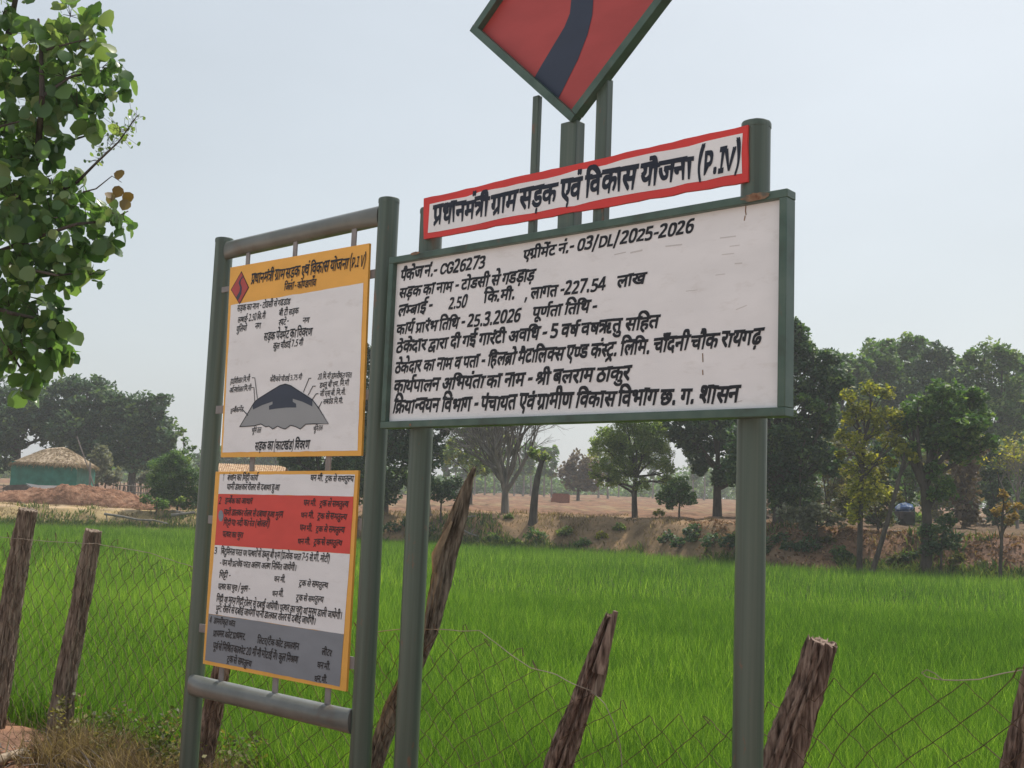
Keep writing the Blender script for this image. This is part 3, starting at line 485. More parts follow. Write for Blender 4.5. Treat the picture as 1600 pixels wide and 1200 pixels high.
[952,[[233,424,284,412,354,370,406,406,468,424,538,423,583,451,626,462,776,465,776,551,0,551,0,622,967,622,967,551,857,551,857,394,646,393,617,387,596,366,592,347,596,325,636,277,684,290,737,294,805,285,860,256,881,236,897,212,906,185,909,154,906,122,897,93,881,67,838,28,783,7,712,0,637,7,568,28,506,63,450,106,400,158,461,207,507,158,554,121,602,95,654,79,712,74,754,77,786,86,809,102,823,124,828,152,825,173,817,191,804,204,761,220,714,221,623,197,580,228,544,263,520,304,512,355,462,351,429,334,397,300,375,262,356,208,279,232,311,313,280,334,247,348,209,353,164,343,136,313,126,271,136,222,159,181,232,107,309,40,255,-12,126,106,88,152,61,199,47,249,48,308,56,337,87,382,130,410,179,424]]],
[491,[[252,221,161,197,118,228,82,263,58,304,50,352,54,386,72,418,103,443,141,458,190,464,314,465,314,551,0,551,0,622,505,622,505,551,395,551,395,394,184,393,155,387,134,366,130,347,134,325,174,277,222,290,275,294,343,285,398,256,419,236,435,212,444,185,444,123,437,96,424,72,383,34,324,11,289,4,415,-40,382,-110,273,-56,176,1,123,7,82,18,63,30,52,46,48,65,51,85,62,102,78,112,101,116,142,106,194,70,281,73,328,88,349,105,362,126,366,153,363,173,355,190,323,214,299,220]]],
[0,[[-179,615,-213,659,-243,684,-272,698,-303,702,-340,702,-402,682,-428,751,-363,770,-326,773,-270,763,-224,735,-187,692,-183,694,-209,753,-235,792,-263,815,-296,826,-338,826,-386,813,-409,882,-367,892,-318,896,-268,890,-224,870,-187,836,-154,784,-129,727,-94,615],[-113,816,-109,838,-96,857,-79,870,-58,874,-37,870,-18,857,-6,838,-2,816,-6,794,-18,775,-37,762,-58,758,-79,762,-96,775,-109,794]]],
[0,[[27,-233,-55,-263,-106,-268,-173,-258,-200,-246,-224,-228,-242,-207,-255,-183,-266,-126,-255,-74,-222,-28,-179,-1,-122,15,-89,18,-82,-48,-145,-64,-166,-77,-180,-93,-189,-111,-189,-153,-181,-169,-150,-190,-111,-197,-72,-194,2,-164]]],
[401,[[0,622,416,622,416,551,0,551],[439,193,399,164,354,140,302,124,241,118,188,123,140,139,101,164,71,198,52,238,46,286,56,348,85,398,132,435,193,457,265,464,369,454,363,385,301,394,230,392,365,225,401,256],[127,287,131,255,142,229,160,210,184,195,212,187,260,185,308,195,168,370,150,354,137,335,130,313]]],
[551,[[261,0,265,622,134,508,87,568,274,714,347,714,347,0]]],
[504,[[241,146,168,160,110,188,87,208,69,231,49,288,48,348,63,395,94,432,136,459,189,476,290,486,290,551,0,551,0,622,519,622,519,551,371,551,371,415,228,410,186,399,153,378,132,350,126,316,131,283,146,258,170,240,220,223,281,218,329,221,372,232,455,266,482,191,410,164,371,154,371,39,228,34,186,23,152,2,132,-26,126,-60,131,-93,146,-118,170,-136,220,-153,281,-158,329,-155,372,-144,455,-110,482,-185,388,-218,335,-228,283,-232,203,-225,137,-204,87,-168,69,-145,49,-88,48,-28,63,19,94,56,136,83,189,100,290,110,290,144,287,144]]],
[591,[[605,551,502,551,502,0,421,0,421,166,377,142,332,126,285,119,222,121,160,141,134,158,113,180,98,206,89,234,87,284,96,320,128,366,82,398,52,444,42,497,52,551,0,551,0,622,605,622],[167,269,170,244,179,223,195,208,239,190,292,189,337,200,382,225,421,260,421,551,145,551,125,515,125,471,133,452,160,425,200,412,280,419,308,417,302,347,273,348,217,339,196,328,180,313,170,293]]],
[500,[[0,622,515,622,515,551,0,551],[537,349,494,356,462,351,429,334,397,300,375,262,356,208,279,232,311,313,280,334,247,348,209,353,164,343,136,313,126,271,136,222,159,181,232,107,309,40,255,-12,126,106,88,152,61,199,47,249,48,308,56,337,87,382,130,410,179,424,233,424,284,412,354,370,406,406,466,424,514,426,556,417]]],
[531,[[318,299,375,289,425,265,462,228,479,184,479,135,464,91,433,57,388,29,360,18,333,85,370,102,395,125,404,157,401,178,391,196,359,218,312,228,246,227,191,214,172,202,153,183,142,160,139,119,148,86,172,51,211,17,292,-31,325,-29,392,-39,419,-51,442,-68,460,-88,480,-139,480,-198,471,-224,457,-248,416,-283,366,-302,304,-308,231,-301,166,-279,109,-242,56,-196,6,-140,67,-97,141,-176,190,-210,243,-230,304,-236,350,-231,384,-218,403,-194,410,-162,407,-142,399,-126,368,-104,330,-97,267,-107,239,-119,223,-79,160,-36,113,5,79,52,60,108,60,160,73,200,113,249,91,276,75,310,69,352,73,386,91,418,122,443,158,458,203,464,361,465,361,551,0,551,0,622,546,622,546,551,442,551,442,394,204,393,174,387,153,366,149,347,158,312,182,285,257,299]]],
[1023,[[467,185,459,157,444,133,424,114,374,88,312,80,246,90,187,121,132,173,80,251,29,356,100,382,136,304,173,241,219,188,246,168,275,157,329,155,367,170,380,185,388,203,389,251,370,293,318,347,260,341,255,411,313,418,352,435,367,451,377,471,377,516,370,533,340,555,302,562,256,558,171,525,146,594,186,612,237,627,298,632,367,622,394,610,418,593,449,549,459,495,448,438,435,414,392,375,412,355,507,350,594,363,594,551,521,551,521,622,1038,622,1038,551,934,551,934,0,853,0,853,551,675,551,675,0,594,0,594,290,531,280,455,282,468,240]]],
[940,[[851,551,851,0,770,0,770,180,726,157,680,140,633,133,573,134,513,149,462,180,420,226,391,287,381,322,448,340,497,364,531,396,551,441,550,498,543,523,530,542,512,557,492,565,446,565,428,556,416,541,412,521,417,498,432,480,458,468,493,461,485,391,427,405,382,430,354,468,344,519,353,568,380,604,421,625,470,632,523,624,572,601,610,561,628,520,634,469,624,402,612,374,577,331,534,300,480,274,513,234,554,211,612,203,660,208,701,223,770,275,770,551,688,551,688,622,954,622,954,551],[0,622,312,622,312,551,0,551],[46,265,58,305,80,338,114,366,163,388,211,396,380,399,380,328,217,325,180,317,150,299,137,284,129,263,128,213,147,165,179,124,271,40,217,-12,132,68,96,109,68,151,46,218]]],
[349,[[0,622,363,622,363,551,0,551],[46,265,58,305,80,338,114,366,163,388,211,396,380,399,380,328,217,325,180,317,150,299,137,284,129,263,128,213,147,165,179,124,271,40,217,-12,132,68,96,109,68,151,46,218]]],
[379,[[194,622,275,622,275,0,194,0]]],
[294,[[131,416,103,430,87,460,87,505,103,535,131,548,163,548,191,535,207,505,207,460,191,430,163,416],[131,-12,103,2,87,32,87,77,103,107,131,120,163,120,191,107,207,77,207,32,191,2,163,-12]]])
LETTERING = (
["head",0.05,30,-14,[0,1,2,3,4,5,6,7,8,9,2,4,8,10,11,12,8,13,14,5,8,15,14,12,2,10,8,16,17,18,3,2,8,19,20,21,22,23,24],676,352,1156,262.5,28.5],
["main",0.2,20,8,[25,26,12,27,18,8,3,5,21,28,8,29,30,31,32,31,33,34],624.5,438.5,757,418,16],
["main",0.2,20,8,[13,9,7,4,35,36,8,3,5,21,28,8,37,34,38,39,40,38,31,37,31,41,28,31,37,31,32],816,406,1082.6,363,15.5],
["main",0.2,20,8,[10,11,12,8,12,2,8,3,2,4,8,28,8,36,17,42,10,7,8,10,27,8,43,42,11,2,11],622.5,466,834,437.5,15.5],
["main",0.2,20,8,[44,45,46,2,47,8,28],620.5,495,675,485.5,16],
["main",0.2,20,8,[31,21,41,37],700,483,728,479.5,15.5],
["main",0.2,20,8,[15,12,21,4,7,21],755,473,804,467,16],
["main",0.2,20,8,[48,8,44,2,43,49,8,28,31,31,33,21,41,50],819,468.5,945,452.5,16.5],
["main",0.2,20,8,[44,2,51],963,449,1007,442.5,17],
["main",0.2,20,8,[12,2,16,52,8,0,2,53,5,54,8,15,49,15,55,8,28,8,31,41,21,34,21,31,37,31,32],619,523,812,502,16],
["main",0.2,20,8,[25,56,57,52,49,2,8,15,49,15,55,8,28],830.5,497,932,486.5,17],
["main",0.2,20,8,[58,27,12,27,59,2,53,8,60,2,53,2,8,59,7,8,43,47,8,43,2,53,5,36,7,8,61,14,15,1,8,28,8,41,8,14,62,52,8,14,62,63,49,64,8,10,15,65,49],618,551.5,1028,512,16.5],
["main",0.2,20,8,[58,27,12,27,59,2,53,8,12,2,8,3,2,4,8,14,8,25,49,2,8,28,8,15,65,44,66,17,8,4,26,36,2,15,44,67,10,8,13,68,42,8,12,5,69,70,21,8,15,44,15,4,21,8,71,2,72,59,3,7,8,71,73,12,8,53,2,16,43,74],616,583.5,1188,537,17.5],
["main",0.2,20,8,[12,2,16,52,25,2,44,3,8,61,15,54,16,5,49,2,8,12,2,8,3,2,4,8,28,8,75,7,8,46,44,53,2,4,8,58,2,12,64,53],614,613.5,983,593,18],
["main",0.2,20,8,[15,76,16,2,77,14,16,3,8,15,14,54,2,43,8,28,8,25,5,71,2,16,49,8,13,14,5,8,9,2,4,7,57,8,15,14,12,2,10,8,15,14,54,2,43,8,78,21,8,43,21,8,79,2,10,3],612.5,645.5,1153,628,20],
["info",0.12,14,2,[0,1,2,3,4,5,6,7,8,9,2,4,8,10,11,12,8,13,14,5,8,15,14,12,2,10,8,16,17,18,3,2,8,19,20,21,22,8,23,24],391.6,444,570.5,415,15.5],
["info",0.12,15,2,[15,18,44,2,8,28,8,12,17,68,42,2,43,2,72,14],443.4,454.4,493,446.8,11],
["info",0.12,15,2,[10,11,12,8,12,2,8,3,2,4,8,28,8,36,17,42,10,7,8,10,27,8,43,42,42,2,42],370,487,453,475.5,9],
["info",0.12,15,2,[44,45,46,2,47,28,8,31,21,41,37,8,15,12,21,4,7],371,505,414.4,497.4,9],
["info",0.12,15,2,[46,7,8,36,7,8,10,11,12],435.5,494,466,490,9],
["info",0.12,15,2,[25,64,15,44,16,17],369,519,385,516.5,9],
["info",0.12,15,2,[3,43],398,514.3,407,513,9],
["info",0.12,15,2,[53,25,36,27,8,28],434.6,509,450.6,506,9],
["info",0.12,15,2,[3,43],472.6,505.3,482.7,504,9],
["info",0.12,20,2,[10,11,12,8,25,27,14,4,35,36,8,12,2,8,15,14,14,53,57],411.5,532.5,487,524.4,12.5],
["info",0.12,15,2,[12,64,44,8,71,73,42,2,47,8,33,21,41,8,4,7],426,546,472.6,539.6,9.5],
["info",0.12,8,2,[65,2,42,52,79,17,80,53,8,15,4,21,4,7],359.5,600.5,390,595.8,8],
["info",0.12,8,2,[61,59,52,3,79,17,80,53,8,15,4,21,4,7],358,614,392,610,8],
["info",0.12,8,2,[81,45,46,82,12,4,35,36],359.5,646,380,642.7,7.5],
["info",0.12,8,2,[12,26,53,7,18,14,27,8,71,73,42,2,47,8,34,21,33,41,8,4,7],421.6,597,471,593,7.5],
["info",0.12,8,2,[31,37,8,15,4,21,4,7,8,42,2,4,53,7,12,83,49,8,25,53,49],496,593,549,590,8],
["info",0.12,8,2,[42,84,44,56,8,46,7,8,13,4,21,8,15,4,21,4,7],499,606.4,544.6,602,8],
["info",0.12,8,2,[18,7,8,13,10,8,46,7,21,8,15,4,21,4,7,21],499.6,619.5,540,616.5,8],
["info",0.12,8,2,[10,46,9,27,42,8,15,4,21,4,7,21],504.6,631.7,536,630,8],
["info",0.12,10,2,[54,56,15,4,8,49,44],392.8,676.4,407.6,676,8],
["info",0.12,10,2,[54,56,15,4,8,49,44],489,674.4,503.5,672,8],
["info",0.12,22,2,[10,11,12,8,12,2,8,19,12,2,36,51,5,42,24,8,15,14,14,53,57],397.8,703.8,482.7,701.4,12.5],
["work",0.14,14,2,[85],347.5,751,349.5,751,9],
["work",0.14,14,2,[46,5,1,2,3,8,12,2,8,15,4,86,7,8,12,2,16,52],354.7,751,402,751,9],
["work",0.14,14,2,[87,3,8,4,7,21,8,8,70,12,8,10,27,8,10,4,49,64,88,16],484.6,751,552,753,9],
["work",0.14,14,2,[25,2,3,7,8,42,2,44,12,53,8,53,17,44,53,8,10,27,8,59,46,2,16,2,8,89,90],354,765,436,766.4,9],
["work",0.14,14,2,[31],341.5,787.5,345,787.6,9],
["work",0.14,14,2,[81,45,46,35,12,8,12,2,8,90,1,2,53],351,786.7,393.5,787.5,9],
["work",0.14,14,2,[87,3,8,4,7,21,8,8,8,70,12,8,10,27,8,10,4,49,64,88,16],473.7,790,543.7,792.6,9],
["work",0.14,14,2,[25,2,3,7,8,42,2,44,12,53,8,53,17,44,53,8,10,27,8,59,46,2,16,2,8,89,90,8,4,64,53,4],349,805,441.6,809,9],
["work",0.14,14,2,[87,3,8,4,7,21,8,8,8,70,12,8,10,27,8,10,4,49,64,88,16],470,809,541,812.5,9],
["work",0.14,14,2,[15,43,86,7,8,16,2,8,3,59,7,8,12,2,8,53,27,49,8,19,46,17,80,53,24],348.5,821,420.5,823,9],
["work",0.14,14,2,[87,3,8,4,7,21,8,8,8,70,12,8,10,27,8,10,4,49,64,88,16],467.8,829,537.8,833,9],
["work",0.14,14,2,[25,91,53,8,12,2,8,71,64,53,2],347,839,379,840.7,9],
["work",0.14,14,2,[87,3,8,4,7,21,8,8,8,70,12,8,10,27,8,10,4,49,64,88,16],465,850,533.6,853,9],
["work",0.14,14,2,[34],334.5,865,338.5,865.3,9],
["work",0.14,14,2,[15,46,36,64,15,4,3,10,8,25,53,49,8,25,53,8,25,91,53,17,8,10,27,8,42,84,44,56,8,46,7,8,13,4,8,19,0,92,16,27,12,8,25,53,49,8,33,28,41,8,10,27,21,4,7,21,8,4,17,36,7,24],344.6,866,514.7,878.6,9.5],
["work",0.14,14,2,[28,8,87,3,8,4,7,8,0,92,16,27,12,8,25,53,49,8,61,44,43,8,61,44,43,8,15,3,15,4,52,49,8,18,2,16,27,43,7,93],343,883.7,462.7,892,9],
["work",0.14,14,2,[15,43,86,7,8,28],341.6,902.8,359.8,903.4,9],
["work",0.14,14,2,[87,3,8,4,7,21],427.6,909,445.6,910,9],
["work",0.14,14,2,[70,12,8,10,27,8,10,4,49,64,88,16],466.6,915,512,919.4,9],
["work",0.14,14,2,[25,91,53,8,12,2,8,71,64,53,2,8,38,8,4,64,53,4,8,28],340,921,390,924.4,9],
["work",0.14,14,2,[87,3,8,4,7,21],424.8,932,442.8,932.5,9],
["work",0.14,14,2,[70,12,8,10,27,8,10,4,49,64,88,16],462.3,938,504.6,941.8,9],
["work",0.14,14,2,[15,43,86,7,8,16,2,8,4,64,53,4,8,15,43,86,7,8,53,17,44,53,8,10,27,8,59,46,2,47,8,18,2,16,27,43,7,93,8,25,91,53,8,12,2,8,71,64,53,2,8,16,2,8,4,64,53,4,8,42,2,44,7,8,18,2,16,27,43,7,93],337.7,940,533.8,967.8,10],
["work",0.14,14,2,[25,64,3,94,8,53,17,44,53,8,10,27,8,59,46,2,47,8,18,2,16,27,43,7,8,25,2,3,7,8,42,2,44,12,53,8,53,17,44,53,8,10,27,8,59,46,2,47,8,18,2,16,27,43,7,93],336.6,955,492.6,976.4,10],
["work",0.14,14,2,[50],327,973,330,973.4,9],
["work",0.14,14,2,[42,2,4,53,7,12,83,49,8,25,53,49],333.3,974,367,979,9],
["work",0.14,14,2,[0,2,16,4,53,8,12,17,36,8,0,2,16,4,53,21],332.3,994,383,1000,10],
["work",0.14,14,2,[15,44,36,53,38,36,26,12,8,12,17,36,8,81,4,44,79,3],401.6,1004.7,466.6,1015.5,10],
["work",0.14,14,2,[44,7,36,53],502.4,1023,517.6,1025.6,10],
["work",0.14,14,2,[25,56,14,52,8,10,27,8,15,4,15,75,49,8,12,2,53,25,27,36,8,31,37,8,4,7,8,4,7,8,4,17,36,2,47,8,4,35,93,8,12,64,44,8,15,4,75,57],332.3,1014,464.5,1036.5,10.5],
["work",0.14,14,2,[87,3,8,4,7,21],494.8,1043.7,515.4,1047,10],
["work",0.14,14,2,[70,12,8,10,27,8,10,4,49,64,88,16],354,1034,392,1042.5,10],
["work",0.14,14,2,[87,3,21,4,7,21],490.5,1065,511,1067.5,10])
LATIN = (19, 20, 22, 23, 24, 29, 30, 39, 40)


def glyph_mesh(mb, contours, wt, wb, fx, seed, depth=0):
    """one hand-painted letter: fatten the outline, wobble it, fill it, map it with fx"""
    r = random.Random(seed); p1, p2, p3 = r.uniform(0, 6.3), r.uniform(0, 6.3), r.uniform(0, 6.3)
    groups = []
    polys = []
    for c in contours:
        pts = [Vector((c[i], c[i + 1])) for i in range(0, len(c), 2)]; n = len(pts)
        q = [pts[0]]
        for p in pts[1:]:
            if (p - q[-1]).length > .5: q.append(p)
        pts = q; n = len(pts)
        if n < 3: continue
        area = sum(pts[i].cross(pts[(i + 1) % n]) for i in range(n))
        o = []
        for i in range(n):
            e1 = (pts[i] - pts[i - 1]).normalized(); e2 = (pts[(i + 1) % n] - pts[i]).normalized()
            n1 = Vector((-e1.y, e1.x)); n2 = Vector((-e2.y, e2.x)); b2 = n1 + n2
            k = 1 / max(.45, b2.length / 2) if b2.length > 1e-6 else 1
            b2 = b2.normalized() * min(k, 1.6) if b2.length > 1e-6 else n1
            w = 4 - .8 * depth
            x, y = pts[i]
            wobx = (0 if depth > 4 else 1) * 9 * math.sin(y / 150 + p1) + 4 * math.sin(x / 90 + p2); woby = 8 * math.sin(x / 150 + p3)
            o.append(Vector((x + b2.x * w + wobx, y + b2.y * w + woby)))
        polys.append((area, o))
    def inside(pt, poly):
        c = False; n = len(poly)
        for i in range(n):
            a, b2 = poly[i], poly[i - 1]
            if (a.y > pt.y) != (b2.y > pt.y) and pt.x < (b2.x - a.x) * (pt.y - a.y) / (b2.y - a.y) + a.x: c = not c
        return c
    outs = [[o, []] for a_, o in polys if a_ < 0]
    for a_, o in polys:
        if a_ >= 0:
            for g in outs:
                if inside(o[0], g[0]): g[1].append(o); break
    todo = []
    for k, (o, holes) in enumerate(outs):
        allp = [Vector((p.x, p.y, 0)) for p in o] + [Vector((p.x, p.y, 0)) for h in holes for p in h]
        tri = tessellate_polygon([[Vector((p.x, p.y, 0)) for p in o]] + [[Vector((p.x, p.y, 0)) for p in h] for h in holes])
        want = abs(sum(o[i].cross(o[i - 1]) for i in range(len(o)))) - sum(abs(sum(h[i].cross(h[i - 1]) for i in range(len(h)))) for h in holes)
        got = sum(abs((allp[f[1]].xy - allp[f[0]].xy).cross(allp[f[2]].xy - allp[f[0]].xy)) for f in tri)
        if abs(got - want) > .03 * want and depth < 6: return glyph_mesh(mb, contours, wt, wb, fx, seed + 1, depth + 1)
        todo.append((k, allp, tri))
    for k, allp, tri in todo:
        fs = []
        for f in tri:
            a_, b2, c = (allp[i].xy for i in f); fs.append(f if (b2 - a_).cross(c - a_) > 0 else (f[0], f[2], f[1]))
        # five strokes of the brush, wider towards the head line
        for q, (dx, dy) in enumerate(((-1, 1), (1, 1), (0, 0), (-1, -1), (1, -1))):
            vs = []
            for p in allp:
                w = min(58, wb + (wt - wb) * min(1, max(0, p.y / 600))); vs.append(fx(p.x + dx * w, p.y + dy * min(32, wt * .8), k * 5 + q))
            mb.add(vs, fs)
def write(which, yplane):
    """all the lettering of one board as a mesh"""
    mb = MB(); cnt = 0
    for li, (pn, sl_, wt, wb, ids, x0, y0, x1, y1, h) in enumerate(LETTERING):
        if pn != which: continue
        kw = 1.75 if pn in ('main', 'head') else 1.15; wt, wb = wt * kw + 2, max(0, wb * kw + 3); jit = 1 if pn in ('main', 'head') else .45
        A = Vector(uv(x0, y0, yplane)); B = Vector(uv(x1, y1, yplane)); Hh = uv(x0, y0 - h, yplane)[1] - A.y
        lat = .74 if pn in ('head', 'info') else 1.0; adv = [FONT[g][0] * ((lat if g in LATIN else 1) if FONT[g][1] else .78) for g in ids]; lsc = [lat if g in LATIN else 1 for g in ids]
        tot = sum(adv); ex = (B - A) / tot; sy = Hh / 640
        # letters nearer the far end keep one size on the board
        x = 0
        for g, ad, gs in zip(ids, adv, lsc):
            r = random.Random(li * 100 + cnt); dy = r.uniform(-22, 18) * jit; sc = r.uniform(.92, 1.09); jl = r.uniform(-.07, .07); cnt += 1
            def fx(gx, gy, k, x=x, dy=dy, sc=sc, c=cnt, gs=gs, jl=jl):
                yy = gy * sc + dy; q = A + ex * (x + gx * gs) + Vector(((sl_ + jl) * yy * sy, yy * sy))
                return (q.x, yplane - .0003 * (c % 3) - .00002 * k, q.y)
            if FONT[g][1]: glyph_mesh(mb, FONT[g][1], wt, wb, fx, li * 977 + cnt)
            x += ad
    return mb
def pipe(name, parent, p0, p1, r, m, n=20, squeeze=0):
    mb = MB(); p0, p1 = Vector(p0), Vector(p1); k = 14
    pts = [p0.lerp(p1, i / (k - 1)) for i in range(k)]
    rad = [r] * k
    mb.tube(pts, rad, n, True)
    if squeeze:            # pinched ends where the pipe was hammered on to the post
        ax = (p1 - p0).normalized(); L = (p1 - p0).length
        for i, v in enumerate(mb.v):
            v = Vector(v); t = (v - p0).dot(ax); e = min(t, L - t)
            if e < squeeze:
                c = p0 + ax * t; dv = v - c; f = 1 - (e / squeeze); dv = Vector((dv.x, dv.y * (1 - .55 * f), dv.z * (1 + .06 * f))); mb.v[i] = tuple(c + dv)
    return mb.build(name, m, parent)

# ---- main board
sign = empty('road_project_sign', P0, 'large green framed white signboard with red bordered title strip and red diamond on top', 'signboard', rz=SIGN_RZ)
PR = .050
uR, uL = uv(1172, 900)[0], uv(648, 900)[0]
topR, topL = uv(1184, 196)[1], uv(676, 330)[1]
for u_, zt in ((uR, topR), (uL, topL)):
    mb = MB(); k = 24
    pts = [(u_, 0, -.35 + (zt + .35) * i / (k - 1)) for i in range(k)]
    mb.tube(pts, PR, 24)
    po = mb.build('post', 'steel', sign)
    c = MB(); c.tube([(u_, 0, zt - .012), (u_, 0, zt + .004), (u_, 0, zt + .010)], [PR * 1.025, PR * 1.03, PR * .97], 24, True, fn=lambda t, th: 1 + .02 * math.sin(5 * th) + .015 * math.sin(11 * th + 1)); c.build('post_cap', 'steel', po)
YF, YP = -.112, -.088           # front of the frame, face of the sheet
fo = [Vector(p) for p in quad_uv(((608, 402), (1231, 294), (1226, 652), (594, 668)), YF)]
x0, x1 = (fo[0].x + fo[3].x) / 2, (fo[1].x + fo[2].x) / 2; z1, z0 = (fo[0].y + fo[1].y) / 2, (fo[2].y + fo[3].y) / 2
print('BOARD', fo, x1 - x0, z1 - z0)
FW = .029
def bar(name, a, b, m, par, bev=.003):
    mb = MB(); mb.box(a, b); return mb.build(name, m, par, bevel=bev, smooth=True)
bar('frame_rail', (x0, YF, z1 - FW), (x1, -.052, z1), 'frame', sign)
bar('frame_rail', (x0, YF - .002, z0), (x1, -.052, z0 + FW), 'frame', sign)
bar('frame_rail', (x0 + .001, YF - .001, z0 + FW), (x0 + FW, -.053, z1 - FW), 'frame', sign)
bar('frame_rail', (x1 - FW, YF - .001, z0 + FW), (x1 - .001, -.053, z1 - FW), 'frame', sign)
bp = panel([(x0 + FW, z0 + FW), (x1 - FW, z0 + FW), (x1 - FW, z1 - FW), (x0 + FW, z1 - FW)], YP, YP + .015).build('board_panel', 'white', sign, smooth=False)
write('main', YP - .0012).build('lettering', 'ink', bp, smooth=False)
# rust and paint drips where the frame was welded
for (px, py, rx, rz) in ((1182, 308, .055, .017), (650, 396, .03, .008), (642, 664, .008, .006)):
    c = Vector(uv(px, py, YF)); P = [(c.x + rx * math.cos(t) * random.uniform(.75, 1.1), c.y + rz * math.sin(t) * random.uniform(.7, 1)) for t in np.linspace(0, 2 * np.pi, 22)[:-1]]
    panel(P, YF - .004).build('rust_patch', 'rust', sign, smooth=False)
for q in (((1166, 318), (1165, 330), (1166, 336)), ((1164.5, 337), (1163, 345)), ((1098, 552), (1098.5, 566)), ((1098, 578), (1098.5, 586))):
    strip([uv(px, py, YP) for px, py in q], .004, YP - .001).build('scratch', 'rust', bp, smooth=False)
for q, w_ in ((((1125, 372), (1150, 369)), .004), (((1140, 385), (1156, 383)), .003), (((1128, 398), (1147, 396)), .003), (((1148, 412), (1160, 411)), .004), (((1118, 430), (1133, 428)), .0025), (((985, 395), (1004, 391)), .006), (((1040, 385), (1066, 382)), .005), (((1150, 484), (1167, 477)), .003), (((1072, 455), (1090, 453)), .0025), (((960, 398), (978, 394)), .004), (((1152, 628), (1160, 626)), .004)):
    strip([uv(px, py, YP) for px, py in q], w_, YP - .0006).build('scuff', 'scuffp', bp, smooth=False)
# title strip
YH = -.062
hq = quad_uv(((662, 310), (662, 373.5), (1168.5, 283.5), (1168.5, 195)), YH)
print('HEAD', hq)
hp = panel([hq[0], hq[1], hq[2], hq[3]][::1], YH, YH + .010, .0025).build('title_strip', 'redb', sign, smooth=False)
hi = quad_uv(((671.5, 319), (668.5, 364), (1159.5, 271), (1160.5, 208)), YH - .001)
hw = panel(hi, YH - .0012, None, .004, .07).build('title_field', 'white', hp, smooth=False)
write('head', YH - .0026).build('lettering', 'inkn', hw, smooth=False)
# diamond
YD = -.075
dl, db = Vector(uv(733.5, 48, YD)), Vector(uv(891, 190, YD))
cx, cz = db.x, dl.y; hw_, hh_ = cx - dl.x, dl.y - db.y
print('DIAMOND half', hw_, hh_)
dia = [Vector((cx - hw_, cz)), Vector((cx, cz - hh_)), Vector((cx + hw_, cz)), Vector((cx, cz + hh_))]
dp = panel([(cx + (p.x - cx) * .97, cz + (p.y - cz) * .97) for p in dia], -.045, -.035).build('diamond_panel', 'redd', sign, smooth=False)
for k in range(4):
    a, b2 = dia[k], dia[(k + 1) % 4]; e = (b2 - a).normalized(); nn = Vector((-e.y, e.x))
    if nn.dot(Vector((cx, cz)) - a) < 0: nn = -nn
    w = .032; ext = .004 if k % 2 else 0
    q = [a - e * ext, b2 + e * ext, b2 + e * ext + nn * w, a - e * ext + nn * w]
    if k % 2: q = [a + e * w * 1.05, b2 - e * w * 1.05, b2 - e * w * 1.05 + nn * w, a + e * w * 1.05 + nn * w]
    panel([(p.x, p.y) for p in q], YD - .001 * (k % 2), -.030).build('frame_rail', 'frame', sign, smooth=False)
el = [uv(720 + x / 3.332, y / 3.332, -.046) for x, y in ((575, 0), (568, 70), (540, 140), (480, 240), (420, 340), (372, 425))]
er = [uv(720 + x / 3.332, y / 3.332, -.046) for x, y in ((690, 0), (685, 80), (660, 180), (610, 310), (550, 430), (495, 540))]
rot = lambda P: [(2 * cx - x, 2 * cz - z) for x, z in P]
poly = el[::-1] + rot(er)[::1] + rot(el)[::-1] + er
poly = er[::-1] + [p for p in rot(el)] + rot(er)[::-1] + el
panel(poly, -.0465).build('road_emblem', 'navy', dp, smooth=False)
# tubes that carry the diamond, standing behind the title strip and the board
for (pxa, pxb, pya, ya, wd, dpt, zl) in ((877.5, 902.5, 192, -.04, None, .05, .55), (831.8, 841.5, 152, -.035, None, .025, .25), (931.8, 948.8, 126, -.035, None, .04, .25)):
    ua, ub = uv(pxa, 260, ya)[0], uv(pxb, 260, ya)[0]; zt = uv((pxa + pxb) / 2, pya, ya)[1]
    if zl == .55: zt = db.y + .012
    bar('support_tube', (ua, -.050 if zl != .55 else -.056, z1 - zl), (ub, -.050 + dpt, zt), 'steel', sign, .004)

# ---- two-panel information stand
uA, uB = uv(322, 800)[0], uv(583, 800)[0]
PI = w3(uA, 0, 0)
info = empty('information_stand', PI, 'grey pipe stand holding two yellow edged painted information boards', 'signboard', rz=SIGN_RZ)
ox = uA
def L2(p): return (p[0] - ox, p[1])
ztA, ztB = uv(350, 376, 0)[1], uv(608, 314, 0)[1]
PRI = .047
for u_, zt in ((0, ztA), (uB - ox, ztB)):
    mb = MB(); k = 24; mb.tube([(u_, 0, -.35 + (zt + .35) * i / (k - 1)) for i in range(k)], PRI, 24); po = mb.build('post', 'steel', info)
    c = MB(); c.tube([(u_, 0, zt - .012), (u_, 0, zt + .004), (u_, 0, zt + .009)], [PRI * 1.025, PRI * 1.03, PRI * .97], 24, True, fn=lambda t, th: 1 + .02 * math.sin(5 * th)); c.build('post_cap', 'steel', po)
zr1 = (uv(360, 392)[1] + uv(590, 340)[1]) / 2; zr0 = (uv(308, 1071)[1] + uv(545, 1122)[1]) / 2
ye = -.012
pipe('top_rail', info, (PRI - .004, ye, uv(360, 392)[1]), (uB - ox - PRI + .004, ye, uv(590, 340)[1]), .046, 'rail', squeeze=.12)
pipe('bottom_rail', info, (PRI - .03, ye - .018, uv(308, 1069)[1]), (uB - ox - PRI + .012, ye - .018, uv(548, 1124)[1]), .050, 'rail', squeeze=.10)
YI = -.045
def lq(pts, y): return [L2(uv(px, py, y)) for px, py in pts]
b1 = panel(lq(((360, 418), (345, 714.5), (564.5, 712), (577, 380)), YI), YI, YI + .012).build('upper_board', 'yellow', info, smooth=False)
